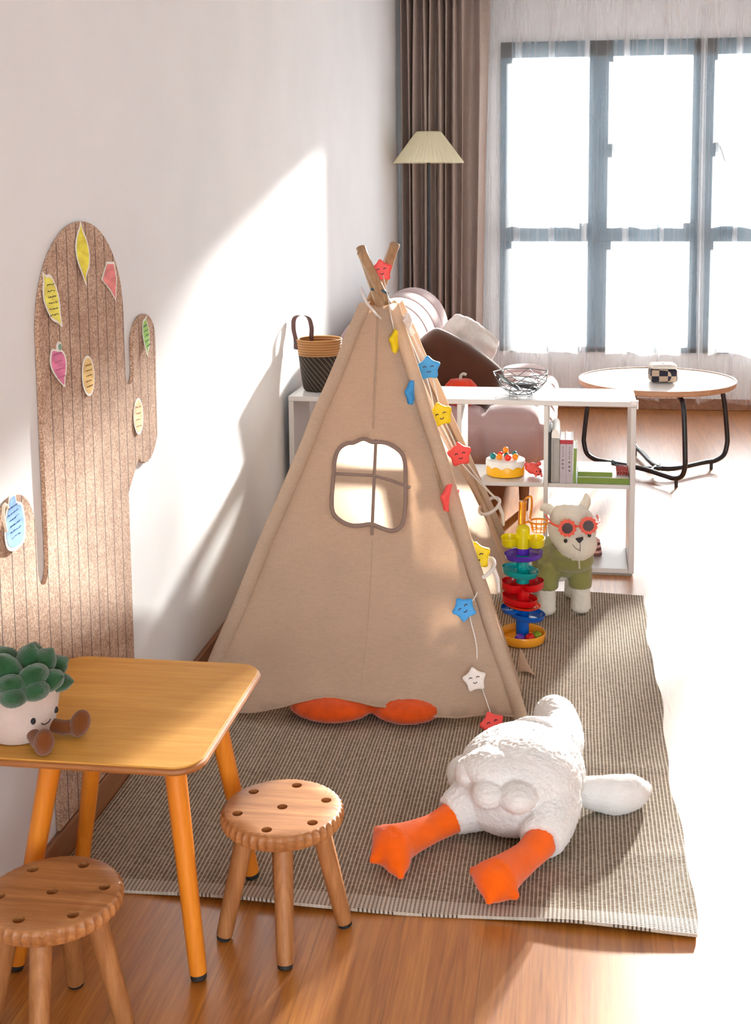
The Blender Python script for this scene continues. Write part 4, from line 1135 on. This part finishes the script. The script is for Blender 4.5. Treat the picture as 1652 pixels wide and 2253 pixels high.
# ------------------------------------------------------------------ coffee table and tissue box
def coffee():
    c = V((.427, 6.352, 0)); h = .480; rad = .397
    r = thing('coffee_table', 'round white-topped coffee table on bent black tube legs by the window', 'table', c)
    wt = mat('white_table_top', (.82, .80, .78, 1), .30, .02, 6); wd = wood('pale_wood_edge', (.42, .25, .15, 1), (.56, .36, .23, 1), 'x', 9)
    G().lathe([(0, h - .006), (rad - .008, h - .006), (rad - .008, h - .0055), (0, h - .0055)], c, 96).build('table_top', wt, r, ang=30)
    G().lathe([(0, h - .030), (rad - .006, h - .030), (rad, h - .024), (rad + .001, h - .001), (rad - .0035, h), (rad - .0075, h - .001), (rad - .0075, h - .0065), (0, h - .0065)], c, 96).build('rim_tray', wd, r, ang=40)
    bk = mat('black_tube', (.010, .012, .018, 1), .35, .05)
    F1, F2, F3, F4 = V((.540, 5.945, 0)), V((.800, 6.470, 0)), V((.062, 6.42, 0)), V((.33, 6.76, 0))
    def half(F, v):
        t = c + (F - c) * .62; t.z = h - .032
        tp = V((c.x + (F.x - c.x) * .86, c.y + (F.y - c.y) * .86, h - .050))
        up = V((F.x, F.y, h - .12)) + (c - F) * .06
        e = (V((v.x, v.y, 0)) - F).normalized()
        return [t, tp, up, V((F.x, F.y, .17)), V((F.x, F.y, .115)) , F + e * .02 + V((0, 0, .065)), F + e * .075 + V((0, 0, .042)), F + e * .15 + V((0, 0, .040))]
    for a, b, v in ((F1, F3, V((.350, 6.205, .040))), (F2, F4, V((.455, 6.215, .040)))):
        p = half(a, v) + [v] + half(b, v)[::-1]
        G().tube(catmull(p, 7), .0125, 12).build('leg_frame', bk, r)
    g = G().tube([(.350, 6.205, .040), (.455, 6.215, .040)], .011, 10); g.tube([(.385, 6.15, .040), (.44, 6.30, .04)], .010, 10); g.build('cross_bar', bk, r)
    for x, y in ((.505, 5.998), (.715, 6.40), (.12, 6.37), (.340, 6.685)): G().tube([(x, y, .0005), (x, y, .034)], .009, 10).build('foot', bk, r)
    # chequered tissue box
    t = NT('chequered_fabric'); v = t.coord()
    ck = t.n('ShaderNodeTexChecker', Scale=1.0); ck.inputs['Color1'].default_value = (.012, .013, .03, 1); ck.inputs['Color2'].default_value = (.50, .38, .28, 1)
    mp = t.n('ShaderNodeMapping'); tc = t.n('ShaderNodeTexCoord'); t.l(tc.outputs['Object'], mp.inputs['Vector'])
    mp.inputs['Scale'].default_value = (1 / .0433, 1 / .0433, 1 / .0335); mp.inputs['Location'].default_value = (.5, .5, .001)
    t.l(mp.outputs[0], ck.inputs['Vector'])
    cm = t.done(t.bsdf(ck.outputs[0], .8, t.bump(t.noise(v, 500, 2), .15, .001)))
    b = V((.450, 6.275, h + .0005)); M = rot('Z', 4)
    r = thing('tissue_box', 'black and tan chequered tissue box with a pale top on the coffee table', 'box', b)
    G().puffbox(b + V((0, 0, .0335)), (.130, .130, .067), .010, (1, 1, 1), .003, 12, .5, M).build('box_body', cm, r, ang=180)
    tp = mat('cream_lid_fabric', (.74, .70, .64, 1), .8, .05, 60)
    G().puffbox(b + V((0, 0, .077)), (.126, .126, .018), .008, (1, 1, 1), .006, 12, .5, M).build('lid', tp, r, ang=180)
    G().lathe([(0, 0), (.008, 0), (.008, .002), (0, .002)], b + V((0, -.01, .0915)), 20, sy=1.6).build('slot', black_cap, r)
    G().tube([b + V((.05, .052, .075)), b + V((.066, .054, .068)), b + V((.070, .05, .055))], .004, 6).build('loop_tag', tp, r)
coffee()

# ------------------------------------------------------------------ ball tower
def tower():
    c = V((-.1545, 3.865, .009))
    C = {k: plastic('tower_' + k, srgb(*v), .22) for k, v in dict(yellow=(214, 200, 20), purple=(84, 44, 168), teal=(0, 150, 150), red=(206, 16, 24), orange=(240, 66, 20), blue=(6, 92, 190), amber=(238, 160, 40)).items()}
    r = thing('ball_tower', 'rainbow ball-drop tower toy with stacked spiral trays on the rug', 'toy', c)
    G().lathe([(0, 0), (.066, 0), (.072, .004), (.0755, .030), (.0735, .033), (.0705, .030), (.067, .008), (.0, .006)], c, 56).build('base_tray', C['amber'], r, ang=50)
    def tray(z, key, off, tilt, rx=.058, ry=.058, hh=.020, half=None, rzz=0):
        M = rot('Z', rzz) @ rot('Y', tilt)
        g = G().lathe([(.0, 0), (.80, 0), (.93, .004 / 1), (1.0, hh), (.965, hh + .0006), (.90, .007), (.78, .0035), (.0, .0035)], (0, 0, 0), 48)
        for v in g.v:
            v.x *= rx; v.y *= ry
        g.v = [c + V((off, 0, z)) + M @ v for v in g.v]
        g.build('tray', C[key], r, ang=50, label='%s tray' % key)
    def post(z0, z1, key, rad=.0215):
        G().tube([c + V((0, 0, z0)), c + V((0, 0, z1))], rad, 20).build('post', C[key], r, label='%s post' % key)
    post(.006, .078, 'blue', .0215); post(.0785, .118, 'blue', .021); post(.1185, .196, 'red'); post(.1965, .240, 'teal'); post(.2405, .290, 'teal', .0205); post(.2905, .312, 'purple', .021); post(.3125, .372, 'yellow', .0225)
    tray(.078, 'blue', .012, 7, .060, .056); tray(.098, 'blue', -.030, -4, .040, .046, .018)
    tray(.116, 'orange', -.004, 7, .062, .056, .010)
    tray(.126, 'red', -.012, 8, .058, .054, .024); tray(.176, 'red', .034, -8, .038, .048, .024); tray(.170, 'red', -.034, 6, .038, .046, .028)
    tray(.220, 'teal', -.010, 7, .060, .056, .022)
    tray(.276, 'purple', .004, -4, .063, .056, .020)
    tray(.318, 'yellow', .043, 0, .028, .040, .028); tray(.318, 'yellow', -.043, 0, .028, .040, .028)
    G().ell(c + V((0, 0, .372)), (.0225, .0225, .018)).build('dome', C['yellow'], r)
    # clear orange basketball hoop on top
    hm = plastic('clear_orange', srgb(255, 158, 40), .12, .45)
    g = G().tube([c + V((-.004, .01, .385)), c + V((-.002, .012, .462))], .0125, 14); g.tube(catmull([c + V((.0, .012, .458)), c + V((.012, .012, .474)), c + V((.026, .012, .476)), c + V((.027, .012, .44)), c + V((.022, .01, .405))], 5), .0034, 8)
    g.build('hoop_stand', hm, r)
    hc = c + V((.050, .02, .394))
    g = G().tube([hc + V((.031 * math.cos(a * PI / 16), .031 * math.sin(a * PI / 16), 0)) for a in range(32)], .0032, 8, closed=True)
    for a in range(10):
        t = a * PI / 5; g.tube([hc + V((.030 * math.cos(t), .030 * math.sin(t), 0)), hc + V((.021 * math.cos(t), .021 * math.sin(t), -.032))], .0014, 6)
    for q, z in ((.0265, -.014), (.021, -.032)): g.tube([hc + V((q * math.cos(a * PI / 12), q * math.sin(a * PI / 12), z)) for a in range(24)], .0014, 6, closed=True)
    g.tube([hc + V((-.028, -.004, 0)), c + V((.0, .012, .390))], .0035, 8)
    g.build('hoop', hm, r)
    for dx, dy, k, lb in ((-.006, -.046, 'purple', 'purple ball at the front of the ball tower base'), (.026, -.040, 'red', 'red ball between two others in the ball tower base'), (.048, -.018, 'green', 'green ball at the right in the ball tower base')):
        p = c + V((dx, dy, .0072 + .0168))
        mm = C['purple'] if k == 'purple' else (C['red'] if k == 'red' else plastic('ball_green', srgb(130, 150, 20), .22))
        g = G().ell((0, 0, 0), (.0168,) * 3); o = g.build('ball', mm, None, ang=180); o.location = p
        tag(o, lb, 'ball', 'balls in the tower base')
tower()

# ------------------------------------------------------------------ alpaca plush with sunglasses
def alpaca():
    wf = plush('pale_grey_plush', srgb(226, 220, 206), .06, 300, .8); gs = plush('sage_knit', srgb(140, 138, 82), .10, 420, .6); wl = plush('white_leg_plush', (.80, .79, .79, 1), .05, 420, .4)
    r = thing('alpaca_plush', 'white plush alpaca in a green sweater standing behind the ball tower', 'plush toy', (-.01, 4.16, .008))
    g = G()
    g.ell((.002, 4.125, .315), (.083, .078, .086), None, 24, 16); g.ell((.018, 4.095, .272), (.070, .062, .060)); g.ell((-.012, 4.135, .352), (.064, .060, .048)); g.ell((.005, 4.15, .24), (.06, .06, .05))
    g.tube([(.01, 4.15, .25), (-.01, 4.2, .17)], [.055, .05], 14)
    for x, y in ((.034, 4.150), (-.084, 4.115), (.01, 4.30), (-.10, 4.29)):
        g.tube([(x, y, .15), (x, y, .07), (x, y, .030)], [.030, .0325, .034], 16); g.ell((x, y, .030), (.0345, .036, .021))
    g.ell((-.05, 4.21, .165), (.07, .105, .06))
    g.build('body', wf, r, remesh=.0055, relax=4, fur=.006, furs=.010)
    g = G()
    g.ell((-.030, 4.175, .190), (.092, .085, .062), None, 24, 14); g.ell((-.055, 4.245, .185), (.080, .100, .062)); g.ell((.0, 4.12, .205), (.078, .055, .042))
    g.tube([(.0, 4.135, .245), (.0, 4.13, .215)], [.072, .078], 20)
    for x, y in ((.032, 4.148), (-.082, 4.118), (.01, 4.30), (-.10, 4.29)):
        g.tube([(x * .9, y + .01, .19), (x, y, .13), (x, y, .102)], [.042, .041, .040], 16)
    g.build('sweater', gs, r, remesh=.0055, relax=3, fur=.004, furs=.008)
    G().tube([(.026, 4.062, .222), (.028, 4.060, .195)], .003, 6).build('zip', mat('pale_zip', (.55, .55, .42, 1), .6), r)
    # ears
    G().tube(catmull([(.040, 4.14, .385), (.050, 4.14, .410), (.047, 4.14, .435)], 4), [.018, .018, .0175, .017, .015, .013, .010, .006, .002][:9], 12, flat=.5).build('ear', wf, r)
    G().tube(catmull([(-.060, 4.13, .365), (-.080, 4.125, .382), (-.096, 4.12, .384), (-.105, 4.118, .376)], 3), [.014, .016, .017, .017, .017, .016, .014, .011, .008, .004], 12, flat=.5).build('ear', wf, r)
    # face: looks towards the camera
    for x, y, z in ((-.019, 4.043, .2945), (.060, 4.058, .312)): G().ell((x, y, z), (.0062, .005, .0072)).build('eye', black_cap, r)
    G().prism([(-.013, .006), (.013, .012), (.014, .004), (.003, -.009), (-.002, -.008)], -.004, .004, lambda a, b, q: V((.026 + a, 4.030 + q * 1.0 + a * .1, .302 + b))).build('nose', black_cap, r, bevel=.002)
    G().tube([(.029, 4.029, .294), (.030, 4.029, .266)], .0010, 6).tube([(.030, 4.029, .266), (.014, 4.030, .274), (.004, 4.034, .285)], .0010, 6).build('mouth', ink, r)
alpaca()

def sunglasses():
    rd = plastic('coral_acrylic', srgb(240, 92, 70), .2, .15); dk = plastic('dark_lens', (.035, .008, .012, 1), .1)
    r = thing('sunglasses', 'coral flower-shaped sunglasses worn by the plush alpaca', 'glasses', (.022, 4.03, .345))
    pr = V((1, .12, .0)).normalized()
    for cx, cy, cz in ((-.0135, 4.027, .3435), (.0560, 4.035, .352)):
        c = V((cx, cy, cz)); n = 84
        def fo(s, amp): return [((s * (1 + amp * abs(math.sin(6 * 2 * PI * k / n)))) * math.cos(2 * PI * k / n), (s * (1 + amp * abs(math.sin(6 * 2 * PI * k / n)))) * math.sin(2 * PI * k / n)) for k in range(n)]
        inner = [(.0165 * math.cos(2 * PI * k / 36) , .0165 * math.sin(2 * PI * k / 36)) for k in range(36)]
        f = G().prism(fo(.0270, .16), -.0025, .0025, lambda a, b, q: c + pr * a + V((0, q, b)), [inner]).build('rim', rd, r, bevel=.001)
        G().prism(fo(.0172, .10), -.0036, -.0006, lambda a, b, q: c + pr * a + V((0, q, b))).build('lens', dk, r)
    G().tube([(.012, 4.026, .349), (.021, 4.022, .352), (.030, 4.029, .3515)], .0035, 8).build('bridge', rd, r)
    for p in (((-.042, 4.026, .348), (-.068, 4.04, .356), (-.088, 4.11, .362)), ((.084, 4.040, .357), (.092, 4.07, .358), (.086, 4.13, .36))):
        G().tube(catmull(p, 4), .0042, 8).build('temple', rd, r)
sunglasses()

# ------------------------------------------------------------------ daylight
def light():
    w = bpy.data.worlds.new('daylight'); SC.world = w; w.use_nodes = True
    bg = w.node_tree.nodes['Background']; bg.inputs['Color'].default_value = (.93, .965, 1.0, 1); bg.inputs['Strength'].default_value = 6.5
    sl = bpy.data.lights.new('sun', 'SUN'); sl.energy = 27; sl.angle = R(3.2); sl.color = (1, .955, .90)
    so = bpy.data.objects.new('sun', sl); COL.objects.link(so)
    d = V((-.26, -1, -.245)).normalized()
    so.rotation_euler = d.to_track_quat('-Z', 'Y').to_euler(); so.location = (6, 14, 6)
light()
SC.view_settings.view_transform = 'Standard'; SC.view_settings.look = 'None'; SC.view_settings.gamma = 1; SC.view_settings.use_curve_mapping = False
SC.view_settings.exposure = 0.47
c = SC.cycles
c.use_denoising = True
try: c.denoiser = 'OPENIMAGEDENOISE'
except Exception: pass
c.max_bounces = 8; c.diffuse_bounces = 5; c.glossy_bounces = 3; c.transmission_bounces = 5; c.transparent_max_bounces = 14
c.sample_clamp_indirect = 8; c.caustics_reflective = False; c.caustics_refractive = False
